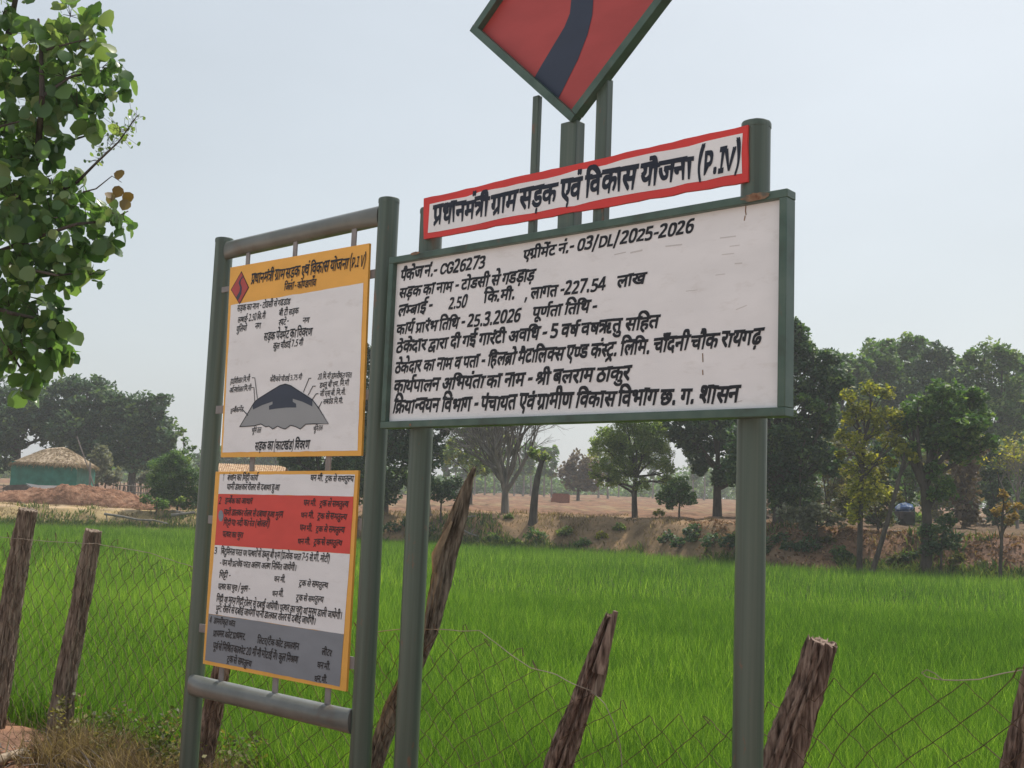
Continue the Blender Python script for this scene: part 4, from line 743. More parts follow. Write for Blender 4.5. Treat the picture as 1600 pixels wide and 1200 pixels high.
w1 = panel(lq(((361, 477), (348, 707), (559, 704), (568, 442)), YI), YI - .0012, None, .002).build('white_field', 'white', b1, smooth=False)
def shift(mb): mb.v = [(v[0] - ox, v[1], v[2]) for v in mb.v]; return mb
shift(write('info', YI - .0026)).build('lettering', 'ink', b1, smooth=False)
c5 = lambda P: [(330 + x / 5.926, 370 + y / 5.926) for x, y in P]
c6 = lambda P: [(330 + x / 5.926, 560 + y / 5.926) for x, y in P]
def pxpoly(P, y, y2=None): return panel(lq(P, YI), y, y2)
e1 = pxpoly(c5(((282, 318), (183, 490), (265, 628), (352, 470))), YI - .0012).build('emblem', 'ink', b1, smooth=False)
pxpoly(c5(((282, 330), (190, 490), (265, 615), (345, 470))), YI - .0020).build('emblem_field', 'redd', e1, smooth=False)
pxpoly(c5(((293, 365), (268, 400), (257, 430), (272, 470), (265, 510), (235, 560), (252, 590), (282, 530), (288, 470), (274, 430), (280, 400), (300, 372))), YI - .0027).build('emblem_road', 'navy', e1, smooth=False)
gp = c6(((268, 634), (330, 530), (385, 437), (405, 405), (440, 375), (560, 300), (640, 252), (690, 238), (740, 252), (800, 292), (860, 330), (940, 382), (1000, 460), (1090, 608), (960, 606), (880, 610), (830, 655), (785, 632), (740, 620), (690, 655), (655, 645), (620, 628), (575, 655), (540, 628), (510, 634), (465, 608), (400, 625)))
g1 = pxpoly(gp, YI - .0022).build('road_diagram', 'diag', b1, smooth=False)
dk = c6(((386, 437), (392, 474), (480, 432), (572, 400), (572, 425), (540, 440), (540, 476), (600, 466), (700, 456), (792, 455), (790, 420), (760, 402), (760, 374), (850, 402), (940, 445), (942, 384), (860, 332), (800, 294), (740, 254), (690, 240), (640, 254), (560, 302), (440, 377), (405, 407)))
pxpoly(dk, YI - .0030).build('road_layer', 'navy', g1, smooth=False)
mb = MB()
for P in (gp + [gp[0]], c6(((383, 180), (408, 180), (432, 375))), c6(((377, 270), (400, 270), (408, 400))), c6(((290, 470), (345, 530))), c6(((930, 185), (910, 185), (857, 315))), c6(((970, 258), (945, 258), (900, 345))), c6(((997, 327), (975, 330), (940, 382))), c6(((1030, 400), (995, 465)))):
    s2 = strip(lq(P, YI), .0045, YI - .0036); mb.add(s2.v, s2.f)
mb.build('diagram_line', 'ink', g1, smooth=False)
b2_ = panel(lq(((337, 737), (317, 1037), (540.5, 1080.5), (560, 735)), YI), YI, YI + .012).build('lower_board', 'yellow', info, smooth=False)
panel(lq(((343.8, 741), (341.5, 771.6), (552.6, 775.8), (555, 741.5)), YI), YI - .0012, None, .0012).build('white_field', 'white', b2_, smooth=False)
panel(lq(((341.5, 771.9), (335.8, 851.3), (547, 865.4), (552.6, 776.1)), YI), YI - .0013, None, .0012).build('red_band', 'redp', b2_, smooth=False)
panel(lq(((335.8, 851.7), (326.3, 958.6), (537.6, 990.8), (547, 865.8)), YI), YI - .0012, None, .0012).build('white_field', 'white', b2_, smooth=False)
panel(lq(((326.3, 959.0), (320.6, 1031.5), (531, 1073), (537.6, 991.2)), YI), YI - .0013, None, .0012).build('grey_band', 'greyp', b2_, smooth=False)
shift(write('work', YI - .0028)).build('lettering', 'ink', b2_, smooth=False)
pxpoly([(346 + 4 * math.cos(t), 806 + 9 * math.sin(t)) for t in np.linspace(0, 6.0, 12)], YI - .0034).build('paint_daub', 'greyp', b2_, smooth=False)
def tab(px, py, wpx, hpx):
    u_, z = L2(uv(px, py, YI + .012)); k = 5.1 / F_PX
    bar('bracket', (u_ - wpx * k / 2, YI + .0125, z - hpx * k / 2), (u_ + wpx * k / 2, YI + .020, z + hpx * k / 2), 'tab', info, .001)
for t_ in ((386, 412, 10, 40), (460, 395, 10, 40), (552, 376, 11, 40), (393, 725, 12, 50), (512, 723, 12, 50), (345, 1050, 12, 34), (429, 1072, 13, 40), (511, 1090, 12, 40),
           (352, 452, 24, 10), (581, 428, 26, 14), (343, 640, 24, 14), (572, 617, 26, 16), (331, 812, 24, 14), (560, 819, 26, 18), (317, 982, 24, 14), (545, 1035, 26, 18)):
    tab(*t_)

# ------------------------------------------------------------------ fence posts
YW = .36                      # fence line, metres behind the signs
def fpt(px, py, y=YW):
    u_, z = uv(px, py, y); return w3(u_, y, z)
def wooden_post(path, wpx, label, m, lobes, seed, y=YW, split=0, point=0, jag=.008, rough=1.0):
    """rough stake through photo pixels path [(x, y)...] top first; wpx = widths in photo pixels"""
    P = [fpt(px, py, y) for px, py in path][::-1]; Wd = list(wpx)[::-1]
    P = [p for p in P]
    # resample and run it into the ground
    d0 = (P[0] - P[1]).normalized(); g = Hf(P[0].x, P[0].y)
    if P[0].z > g - .1:
        t = (P[0].z - (g - .15)) / max(.05, -d0.z); P = [P[0] + d0 * t] + P; Wd = [Wd[0] * 1.05] + Wd
    n = 90; dist = [0]
    for a_, b2 in zip(P, P[1:]): dist.append(dist[-1] + (b2 - a_).length)
    ts = np.linspace(0, dist[-1], n); pts = []; rad = []
    depth = [(p - EYE).dot(_fw) for p in P]
    for t in ts:
        k = min(len(P) - 2, max(0, int(np.searchsorted(dist, t) - 1))); f = (t - dist[k]) / (dist[k + 1] - dist[k])
        pts.append(P[k].lerp(P[k + 1], f)); rad.append(.76 * (Wd[k] * (1 - f) + Wd[k + 1] * f) / 2 * (depth[k] * (1 - f) + depth[k + 1] * f) / F_PX)
    base = Vector((pts[0].x, pts[0].y, g)); rr = random.Random(seed); ph = [rr.uniform(0, 6.28) for _ in range(8)]
    def fn(t, th):
        r = 1 + .09 * math.sin(lobes * th + ph[0] + 1.3 * t) + .05 * math.sin((lobes * 2 + 1) * th + ph[1] - 2 * t) + .05 * noise.noise((math.cos(th) * 2 + seed, math.sin(th) * 2, t * 14))
        r += .04 * math.sin(9 * t + ph[2])
        cx_, sx_ = math.cos(th) * 3.2, math.sin(th) * 3.2
        rg = 1 - abs(noise.noise((cx_ * 1.6 + seed * 3, sx_ * 1.6, t * 5))) * 2           # long ridges and furrows of the grain
        r += rough * (rg * .22 + .13 * noise.noise((cx_ * 2.2, sx_ * 2.2, t * 34 + seed)) + .06 * noise.noise((cx_ * 5, sx_ * 5, t * 80)))
        if split:
            dth = (th - split + math.pi) % (2 * math.pi) - math.pi
            r -= (.55 if t > .3 else .55 * t / .3) * math.exp(-(dth / .2) ** 2)
            for gk, ga in ((-.62, .30), (.55, .34), (1.1, .22), (-1.2, .2)):
                dg = (th - split - gk - .12 * math.sin(5 * t + gk * 9) + math.pi) % (2 * math.pi) - math.pi; r -= ga * math.exp(-(dg / .1) ** 2)
        return r
    rt = empty('fence_post', base, label, 'fence post', 'wooden posts of the wire fence')
    mb = MB(); NS = 84; mb.tube([p - base for p in pts], rad, NS, True, fn)
    k = len(mb.v)
    for j in range(NS):          # broken, uneven top
        v = Vector(mb.v[k - NS + j]); ax = (pts[-1] - pts[-2]).normalized()
        mb.v[k - NS + j] = tuple(v + ax * (jag * noise.noise((j * .5, seed, 3)) * 2.2))
    o = mb.build('stake', m, rt, smooth=True)
    return rt, o, base
wooden_post(((44, 796), (28, 880), (8, 1000), (-2, 1075), (-14, 1160)), (30, 36, 38, 36, 36), 'thick brown fence post at the left edge of the photo, by the tree', 'wood', 3, 1)
wooden_post(((146, 829), (128, 930), (104, 1050), (90, 1150)), (27, 30, 34, 40), 'slim grey brown fence post leaning right, left of the information stand', 'wood', 4, 2)
wooden_post(((356, 1000), (343, 1060), (318, 1180), (305, 1260)), (22, 30, 36, 38), 'brown fence post half hidden behind the lower information board', 'bark_red', 3, 3)
r4, o4, bb = wooden_post(((741, 731), (728, 765), (714, 812), (697, 862), (690, 905), (672, 985), (645, 1045), (612, 1110), (588, 1180), (565, 1260)), (6, 20, 33, 40, 36, 27, 30, 32, 34, 36), 'tall weathered driftwood like fence post between the two white signboard posts', 'drift', 3, 4, jag=.012)
# torn slab and pale heartwood on the tall post
mb = MB(); mb.tube([fpt(706, 815, YW - .06) - bb, fpt(690, 845, YW - .08) - bb, fpt(680, 868, YW - .08) - bb, fpt(678, 895, YW - .06) - bb], [.004, .014, .020, .007], 10, True, lambda t, th: 1 + .25 * math.sin(3 * th + 4 * t)); mb.build('torn_slab', 'cut', r4)
r5, o5, b5 = wooden_post(((953, 962), (938, 1010), (920, 1065), (900, 1120), (876, 1185), (862, 1230)), (16, 30, 38, 44, 50, 52), 'split brown fence post with a forked pointed top, right of the middle', 'bark_red', 4, 5, split=4.4, jag=.010)
mb = MB(); mb.tube([fpt(962, 955, YW - .02) - b5, fpt(948, 1005, YW - .03) - b5, fpt(935, 1050, YW - .03) - b5], [.010, .020, .026], 10, True, lambda t, th: 1 + .2 * math.sin(3 * th)); mb.build('split_prong', 'bark_red', r5)
mb = MB(); mb.tube([fpt(951, 1030, YW) - b5, fpt(943, 1050, YW) - b5, fpt(932, 1085, YW) - b5], [.003, .016, .022], 8, True, lambda t, th: 1 + .2 * math.sin(2 * th)); mb.build('splinter', 'wood', r5)
r6, o6, b6 = wooden_post(((1286, 1003), (1270, 1060), (1247, 1120), (1222, 1195), (1212, 1230)), (52, 58, 66, 72, 74), 'thick deeply grooved fence post right of the main signboard', 'bark_red', 5, 6, split=4.9, jag=.008)
wooden_post(((1624, 1040), (1608, 1110), (1588, 1200), (1580, 1240)), (44, 48, 52, 54), 'grey barked fence post cut by the right edge of the photo', 'bark_red', 4, 7)

# ------------------------------------------------------------------ wire fence
topline = ((-260, 830), (-60, 836), (0, 839), (75, 845), (150, 848), (225, 862), (300, 885), (380, 925), (480, 965), (600, 985), (660, 984), (745, 986), (790, 1018), (830, 1043), (890, 1068), (960, 1105), (1010, 1115), (1090, 1130), (1170, 1125), (1240, 1080), (1330, 1062), (1390, 1055), (1480, 1062), (1560, 1058), (1640, 1040), (1720, 1020))
tl = [uv(px, py, YW) for px, py in topline]
tlu = np.array([p[0] for p in tl]); tlz = np.array([p[1] for p in tl])
wf = empty('wire_fence', w3(0, YW, 0), 'rusty sagging chain link wire fence strung between the wooden posts', 'fence', rz=SIGN_RZ)
CW, CH = .135, .125
u0, u1 = tlu[0], tlu[-1]; ncol = int((u1 - u0) / CW); mb = MB()
def node(i, j):
    u_ = u0 + (i + .5 * (j % 2)) * CW
    zt = float(np.interp(u_, tlu, tlz)); full = int(zt / (CH / 2))
    z = zt - j * CH / 2
    du = .03 * math.sin(u_ * 3 + z * 4) + .028 * noise.noise((u_ * 2.2, z * 2.2, 0)); dz = .045 * noise.noise((u_ * 1.9, z * 1.9, 5))
    dy = .05 * noise.noise((u_ * 1.3, z * 1.3, 9)) - .052
    if j == 0: dz += .018 * noise.noise((u_ * 9, 1, 2))
    return Vector((u_ + du, dy, z + dz)), z
for i in range(ncol):
    for j in range(0, 40):
        p, z = node(i, j)
        if z < -.1: break
        for di in ((0, 1) if j % 2 else (-1, 0)):
            q, zq = node(i + di, j + 1)
            if i + di < 0: continue
            h = noise.noise((p.x * 7, p.z * 7, 3))
            if j < 2 and h > .38: continue                        # broken strands along the top
            mid = p.lerp(q, .5) + Vector((0, .006 * (1 if di else -1), .006 * h))
            mb.tube([p, p + (q - p) * .12 + Vector((0, .005, 0)), mid, p + (q - p) * .88 - Vector((0, .005, 0)), q], .00155, 4, False)
for i in range(0, ncol, 1):                                        # loose twisted ends along the torn edge
    if random.random() < .45:
        p, z = node(i, 0); d = Vector((random.uniform(-.04, .04), random.uniform(-.02, .02), random.uniform(-.01, .05)))
        mb.tube([p, p + d * .6, p + d + Vector((.01, 0, -.01)), p + d * .7 + Vector((.03, 0, -.03))], .0022, 4, False)
mb.build('wire_mesh', 'wire', wf)
def wire_along(pxs, r=.0020, y=YW - .075):
    pts = []
    P = [Vector(uv(px, py, y)) for px, py in pxs]
    for a_, b2 in zip(P, P[1:]):
        for t in np.linspace(0, 1, 7)[:-1]:
            q = a_.lerp(b2, t); pts.append(Vector((q.x, y - YW + .006 * noise.noise((q.x * 9, 2, 2)), q.y + .006 * noise.noise((q.x * 8, 0, 0)))))
    pts.append(Vector((P[-1].x, y - YW, P[-1].y)))
    mb = MB(); mb.tube(pts, r, 5, True); mb.build('top_wire', 'wirep', wf)
wire_along(((-200, 832), (0, 839), (75, 846), (150, 850), (225, 862), (262, 873), (303, 887)))
wire_along(((560, 992), (600, 985), (665, 983), (748, 986), (775, 1004), (800, 1024), (828, 1043), (870, 1055), (895, 1068), (925, 1080), (945, 1100), (960, 1130), (970, 1165), (973, 1205)))
wire_along(((1470, 1062), (1530, 1062), (1570, 1052), (1612, 1044)))
wire_along(((1440, 1052), (1448, 1047), (1460, 1052), (1472, 1062), (1462, 1061), (1448, 1058), (1440, 1052)), .0018)

def leaf_cloud(centres, radii, counts, size, squash=.85, tint_spread=.28, droop=.3, aspect=.6, clump_tint=.22):
    """many small folded leaves scattered in clumps; returns V, Q, tint"""
    C_, T_ = [], []
    for c, r, k in zip(centres, radii, counts):
        d = rng.normal(0, 1, (k, 3)); d /= np.linalg.norm(d, axis=1)[:, None]; rad = r * rng.uniform(.25, 1, k) ** .5
        p = np.array(c) + d * rad[:, None] * np.array([1, 1, squash]); C_.append(p); T_.append(np.full(k, .5 + rng.normal(0, clump_tint)))
    P = np.concatenate(C_); T = np.concatenate(T_); n = len(P); T = np.clip(T + rng.normal(0, tint_spread, n) * .6, 0, 1)
    s = size * rng.uniform(.6, 1.35, n)
    nrm = rng.normal(0, 1, (n, 3)); nrm[:, 2] = np.abs(nrm[:, 2]) + .5; nrm /= np.linalg.norm(nrm, axis=1)[:, None]
    ax = rng.normal(0, 1, (n, 3)); ax[:, 2] -= droop; ax -= nrm * (ax * nrm).sum(1)[:, None]; ax /= np.linalg.norm(ax, axis=1)[:, None]
    sd = np.cross(nrm, ax); h = s[:, None]
    V = np.stack([P - ax * h * .5, P + sd * h * aspect * .5 - nrm * h * .08, P + ax * h * .5, P - sd * h * aspect * .5 - nrm * h * .08], 1).reshape(-1, 3)
    Q = np.arange(n * 4).reshape(-1, 4)
    return V, Q, np.repeat(T, 4)
# ------------------------------------------------------------------ verge: dry grass, weeds, a pole
n = 17000
u_ = rng.uniform(-5.2, 2.2, n); y_ = np.clip(rng.normal(.55, .22, n), .05, 1.2); keep = rng.uniform(0, 1, n) < np.where(u_ < -2.9, 1, .35)
u_, y_ = u_[keep], y_[keep]
vx, vy = P0.x + U.x * u_ + NB.x * y_, P0.y + U.y * u_ + NB.y * y_
pn = pnoise(vx, vy, 4.)
hh = np.where(u_ < -2.9, .13, .12) * rng.uniform(.4, 1.5, len(vx)) * (1 + .5 * pn)
vg = blades('dry_verge_grass', vx, vy, np.clip(hh, .03, .5), .0065 * rng.uniform(.5, 1.6, len(vx)), rng.uniform(.3, 2.6, len(vx)), .42 + .25 * pn + rng.normal(0, .3, len(vx)), 'dry', 3)
tag(vg, 'dry brown straw and tangled grass at the foot of the fence posts', 'dry grass')
def tufts(name, pts, hscale, m, label, per=60, spread=.12, leanmax=1.1, w=.006, segs=3):
    X, Y, Hh = [], [], []
    for (x, y) in pts:
        k = per; X.append(x + rng.normal(0, spread, k)); Y.append(y + rng.normal(0, spread, k)); Hh.append(hscale * rng.uniform(.4, 1.2, k))
    X, Y, Hh = map(np.concatenate, (X, Y, Hh)); n = len(X)
    o = blades(name, X, Y, Hh, w * rng.uniform(.6, 1.4, n), rng.uniform(.1, leanmax, n), rng.uniform(0, 1, n), m, segs); tag(o, label, 'grass'); return o
pp = []
for k in range(46):
    q = w3(random.uniform(-5.0, -3.15), random.uniform(.1, .5), 0); pp.append((q.x, q.y))
tufts('straw_tufts', pp, .28, 'dry', 'taller dry straw tufts round the leftmost fence posts', 70, .10)
n = 1500
u_ = rng.uniform(-5.3, -2.4, n); y_ = rng.uniform(-.35, .7, n)
lx, ly = P0.x + U.x * u_ + NB.x * y_, P0.y + U.y * u_ + NB.y * y_
V, Q, T = leaf_cloud([(a_, b2, c + .012) for a_, b2, c in zip(lx, ly, H(lx, ly))], [.012] * n, [1] * n, .05, clump_tint=.3)
vl = np_mesh('verge_litter', V, Q, np.zeros((0, 3)), 'litter', tint=T); tag(vl, 'dry curled leaves littering the soil in the bottom left corner', 'leaf litter', kind='stuff')
mb = MB()
for k in range(230):
    u_, y_ = random.uniform(-5.2, -2.6), random.uniform(-.1, .65); p = w3(u_, y_, 0); p.z = Hf(p.x, p.y) + random.uniform(.01, .10); a_ = random.uniform(0, 6.28); L = random.uniform(.06, .28)
    d = Vector((math.cos(a_), math.sin(a_), random.gauss(.1, .35))) * L
    mb.tube([p, p + d * .5 + Vector((0, 0, random.gauss(0, .02))), p + d], [.003, .0025, .0012], 4, False)
tw_ = mb.build('verge_twigs', 'barkp'); tag(tw_, 'brittle thin twigs tangled in the dry grass by the left fence posts', 'twigs', kind='stuff')
cs_, ks_ = [], []
for k in range(26):
    p = w3(random.uniform(-5.1, -3.2), random.uniform(.15, .6), 0); z = Hf(p.x, p.y)
    for j in range(4): cs_.append((p.x + random.gauss(0, .04), p.y + random.gauss(0, .04), z + .07 + .08 * j)); ks_.append(16)
V, Q, T = leaf_cloud(cs_, [.07] * len(cs_), ks_, .032, clump_tint=.3)
vw = np_mesh('verge_herbs', V, Q, np.zeros((0, 3)), 'leaf_weed', tint=T); tag(vw, 'small leaved pale green herbs drying up around the left fence posts', 'herbs', kind='stuff')
pp = [w3(random.uniform(-4.9, 1.5), random.uniform(.4, .8), 0)[:2] for k in range(40)]
tufts('verge_weeds', pp, .16, 'weed', 'low green weeds sprouting along the foot of the fence', 30, .06, 1.2, .010)
a_ = at(-60, 1215, 6.6); g_ = Hf(a_.x, a_.y)
A, B = at(-70, 1222, 6.55), at(40, 1166, 7.05)
A.z, B.z = Hf(A.x, A.y) + .03, Hf(B.x, B.y) + .06
pl = MB(); mid = (A + B) / 2; pl.tube([A - mid, (B - A) * .1, B - mid], [.032, .03, .026], 12, True, lambda t, th: 1 + .05 * math.sin(3 * th + 4 * t))
pl = pl.build('wooden_pole', 'cut', None, loc=mid); tag(pl, 'pale peeled pole lying on the soil in the bottom left corner', 'pole')

# ------------------------------------------------------------------ trees
def limb(mb, a, b, r0, r1, bend=.15, n=6, sides=7):
    a, b = Vector(a), Vector(b); L = (b - a).length; off = Vector((random.uniform(-1, 1), random.uniform(-1, 1), random.uniform(-.3, .8))) * L * bend
    pts = []; rs = []
    for i in range(n):
        t = i / (n - 1); pts.append(a.lerp(b, t) + off * (t * (1 - t) * 2)); rs.append(r0 * (1 - t) + r1 * t)
    mb.tube(pts, rs, sides, True); return pts
def tree(name, label, base, Y, fork, blobs, leaf, m, size=.22, tr=.16, bark='bark', dens=1.0, group=None, cat='tree', hide_trunk=False, lean=None, squash=.85, clump=.30, aspect=.6, extra_trunks=(), cov=2.1, r_clumps=34, sat=2):
    size = size * 1.15
    """blobs: (px, py, r px[, dY]) of the crown as seen in the photo, at distance Y"""
    bx = at(base[0], base[1], Y).x; by = Y
    g = Hf(bx, by); O = Vector((bx, by, g)); K = Y / F_PX
    rt = empty(name, O, label, cat, group)
    Bs = []
    for q in blobs:
        dY = q[3] if len(q) > 3 else random.uniform(-.5, .5) * q[2] * K * 1.2
        c = at(q[0], q[1], Y) ; c.y += dY; Bs.append((c - O, q[2] * K))
    for c, r_ in list(Bs):
        if sat and r_ / K > 19:
            for k in range(sat):
                d = Vector((random.gauss(0, 1), random.gauss(0, 1), random.gauss(0, .8))).normalized() * r_ * .85
                Bs.append((c + d, r_ * random.uniform(.38, .6)))
    main_n = len(blobs)
    mb = MB()
    fk = at(fork[0], fork[1], Y) - O
    b0 = Vector((0, 0, -.25)); mid = b0.lerp(fk, .5) + Vector((random.uniform(-1, 1) * tr, random.uniform(-1, 1) * tr, 0))
    if lean: mid = at(lean[0], lean[1], Y) - O
    pts = [];
    for i in range(9):
        t = i / 8; pts.append(b0 * (1 - t) ** 2 + mid * 2 * t * (1 - t) + fk * t * t)
    mb.tube(pts, [tr * (1.5 if i == 0 else 1.12 - .06 * i) for i in range(9)], 12, True, lambda t, th: 1 + .08 * math.sin(3 * th + 5 * t) + .05 * math.sin(7 * th))
    for c, r in Bs[:main_n]:
        st = fk if c.z > fk.z + .2 else pts[random.choice((5, 6, 7))]
        p = limb(mb, st, c, tr * .5, tr * .16)
        for k in range(3):
            d = Vector((random.uniform(-1, 1), random.uniform(-1, 1), random.uniform(-.3, 1))).normalized() * r * .85
            limb(mb, p[random.choice((2, 3, 4))], c + d, tr * .2, tr * .05, .1, 5, 5)
    for (fa, fb, ra) in extra_trunks: limb(mb, at(*fa, Y) - O, at(*fb, Y) - O, ra, ra * .6, .05, 7, 9)
    mb.build('trunk', bark, rt)
    cs, rs, ks = [], [], []
    for c, r in Bs:
        nk = max(8, int(r_clumps * min(1.3, dens))); n_leaf = cov * dens * math.pi * r * r / (.25 * size * size * aspect * 1.0)
        for k in range(nk):
            d = Vector((random.gauss(0, 1), random.gauss(0, 1), random.gauss(0, 1))).normalized() * r * random.uniform(.45, 1.02)
            d.z *= squash; cs.append(c + d); cr = r * clump * random.uniform(.6, 1.3); rs.append(cr)
            ks.append(max(4, int(n_leaf / nk * (cr / (r * clump)) ** 2)))
    V, Q, T = leaf_cloud(cs, rs, ks, size, aspect=aspect)
    o = np_mesh('crown', V, Q, np.zeros((0, 3)), m, rt, tint=T)
    return rt
def bare_tree(name, label, base, Y, hgt_px, tr, spread=1.0, m='bark', seed=1, leaves=None, levels=5, group=None, first=.32, parent_lean=0, nb=(3, 5), root_n=5):
    rr = random.Random(seed); O = Vector((at(base[0], base[1], Y).x, Y, 0)); O.z = Hf(O.x, O.y); L = hgt_px * Y / F_PX
    rt = empty(name, O, label, 'tree', group); mb = MB(); tips = []
    def grow(p, d, l, r, lev):
        n = 4; pts = [p]; q = p; dd = d.copy()
        for i in range(n):
            jt = .12 if lev else .03; dd = (dd + Vector((rr.gauss(0, jt), rr.gauss(0, jt), rr.gauss(.03, .06)))).normalized(); q = q + dd * l / n; pts.append(q)
        mb.tube(pts, [r * (1 - .4 * i / n) for i in range(n + 1)], 8 if lev < 2 else (5 if lev < 3 else 3), lev < 2)
        if lev >= levels: tips.append(q); return
        for k in range(rr.randint(*nb) if lev else root_n):
            az = rr.uniform(0, 6.283); tilt = rr.uniform(.25, .75) * spread
            a_ = dd.orthogonal().normalized(); b2 = dd.cross(a_)
            nd = (dd * math.cos(tilt) + (a_ * math.cos(az) + b2 * math.sin(az)) * math.sin(tilt)).normalized(); nd.z += .12; nd.normalize()
            st = pts[rr.choice((2, 3, 4))] if lev else pts[rr.choice((3, 4, 4))]
            grow(st, nd, l * rr.uniform(.5, .8) if lev else L * rr.uniform(.28, .4), r * (rr.uniform(.4, .6) if lev else rr.uniform(.28, .5)), lev + 1)
        
    grow(Vector((0, 0, -.2)), Vector((parent_lean, 0, 1)).normalized(), L * first, tr, 0)
    mb.build('trunk', m, rt)
    if leaves:
        mm, k, size = leaves
        V, Q, T = leaf_cloud([tuple(t) for t in tips], [L * .05] * len(tips), [k] * len(tips), size); np_mesh('crown', V, Q, np.zeros((0, 3)), mm, rt, tint=T)
    return rt

# ---- the near tree at the left edge, with big round leaves
NY = 7.6
def near_tree():
    O = at(-330, 900, NY + .5); O.z = Hf(O.x, O.y)
    rt = empty('roadside_tree', O, 'near leafy tree with large round leaves hanging in at the left edge', 'tree')
    mb = MB(); q = lambda px, py, dy=0: at(px, py, NY + dy) - O
    mb.tube([Vector((0, 0, -.3)), Vector((.02, 0, .6)), q(-300, 640, .4), q(-250, 480, .3)], [.14, .12, .105, .09], 12, True, lambda t, th: 1 + .07 * math.sin(4 * th + 3 * t))
    br = [([(-250, 480), (-120, 440), (-20, 400), (30, 310), (58, 250), (66, 150), (64, 80), (60, 30)], .05, .008),
          ([(-250, 480), (-140, 380), (-60, 240), (0, 120), (20, 20), (40, -80)], .05, .012),
          ([(30, 310), (90, 300), (120, 285), (150, 255), (185, 222), (215, 180)], .016, .003),
          ([(58, 250), (80, 230), (125, 215), (160, 205)], .014, .004),
          ([(-20, 400), (60, 370), (120, 350), (170, 345), (200, 330)], .018, .004),
          ([(-20, 400), (40, 420), (90, 430), (140, 425)], .016, .004),
          ([(-120, 440), (-40, 470), (20, 490), (70, 500), (105, 515)], .022, .004),
          ([(-40, 470), (10, 540), (35, 580), (40, 600)], .012, .003),
          ([(64, 80), (100, 70), (140, 60)], .01, .003), ([(66, 150), (110, 120), (160, 110), (195, 115)], .012, .003),
          ([(130, 300), (150, 295), (175, 275), (190, 285)], .006, .002), ([(-60, 240), (-10, 200), (30, 190)], .016, .005)]
    for P, r0, r1 in br:
        n = len(P); pts = [q(x, y, .25 * math.sin(x * .03 + y * .021)) for x, y in P]
        mb.tube(pts, [r0 + (r1 - r0) * i / (n - 1) for i in range(n)], 8, True)
    # crown as seen: blobs of leaf spray
    blobs = [(110, 25, 34, .7), (150, 18, 22, .7), (60, 60, 46, .9), (120, 70, 48, 1), (40, 110, 50, 1), (100, 120, 55, 1.1), (160, 105, 34, .9), (188, 108, 20, .7), (185, 135, 20, .6), (60, 170, 50, 1), (120, 165, 40, .9), (165, 155, 25, .8), (10, 190, 50, 1), (60, 225, 42, .9), (15, 250, 45, .9), (150, 195, 20, .7),
             (20, 310, 55, 1), (80, 290, 40, .9), (80, 340, 50, 1), (130, 320, 34, .9), (170, 330, 34, 1), (195, 345, 20, .8), (115, 280, 22, .8), (40, 380, 55, 1.1), (100, 390, 45, 1), (150, 380, 28, .9), (140, 430, 24, .9), (30, 430, 45, 1), (85, 435, 32, .9), (175, 375, 16, .6),
             (15, 480, 40, .9), (60, 495, 40, 1), (95, 505, 26, .9), (30, 530, 45, 1), (75, 545, 32, .9), (100, 550, 15, .6), (10, 560, 30, .8), (45, 590, 16, .8), (38, 610, 10, .4), (70, 570, 18, .5), (5, 20, 30, 1), (0, 100, 40, 1), (-60, 60, 70, 1), (-70, 200, 80, 1), (-90, 340, 90, 1), (-80, 480, 80, 1), (-60, -60, 90, 1), (60, -60, 60, .8), (-190, 200, 110, .8), (-200, 380, 110, .8), (-160, 30, 110, .7)]
    K = NY / F_PX; V, Q, T = [], [], []; tw = MB()
    DV, DQ, DT = [], [], []
    def leaf(V, Q, T, p, s, nrm, ax, t):
        # heart-round blade folded along the midrib: 4 quads
        sd = nrm.cross(ax); f = .16 * s; b = len(V)
        prof = ((0, 0), (.18, .36), (.48, .5), (.78, .36), (1.0, .03))
        for (l, w) in prof:
            c = p + ax * (l * s) - nrm * (.16 * s * l * l)
            for k in (-1, 0, 1): V.append(tuple(c + sd * (w * s * k) + nrm * (abs(k) * f * w)))
        for i in range(4):
            for k in range(2): Q.append((b + i * 3 + k, b + i * 3 + k + 1, b + i * 3 + k + 4, b + i * 3 + k + 3))
        T.extend([t] * 15)
    for bi, (px, py, r, dn) in enumerate(blobs):
        c = at(px, py, NY) - O; R_ = r * K; n = int(.0185 * r * r * dn) + 6
        ct = random.gauss(.47, .14)
        for k in range(n):
            d = Vector((random.gauss(0, 1), random.gauss(0, 1), random.gauss(0, 1))).normalized() * R_ * random.uniform(.2, 1) ** .6
            d.y *= 1.5; p = c + d
            nrm = Vector((random.gauss(0, .75), random.gauss(0, .75), random.uniform(.1, 1.0))).normalized()
            ax = Vector((random.gauss(0, .7), random.gauss(0, .7), random.uniform(-1.7, -.2))); ax = (ax - nrm * ax.dot(nrm)).normalized()
            s = random.uniform(.055, .145) * (.85 if px > 150 else 1)
            t = min(1, max(0, random.gauss(ct, .16) + (.42 if random.random() < .10 else 0)))
            leaf(V, Q, T, p, s, nrm, ax, t)
            if k % 3 == 0: tw.tube([p, p.lerp(c, .5) + Vector((0, 0, .02)), c], [.0012, .002, .003], 4, False)
    for (px, py) in ((190, 265), (186, 290), (178, 302), (195, 300), (168, 300), (200, 312)):
        p = q(px, py); nrm = Vector((random.gauss(0, .5), -1, random.gauss(0, .5))).normalized(); ax = Vector((random.gauss(0, .4), 0, -1)); ax = (ax - nrm * ax.dot(nrm)).normalized()
        leaf(DV, DQ, DT, p, .085, nrm, ax, random.random())
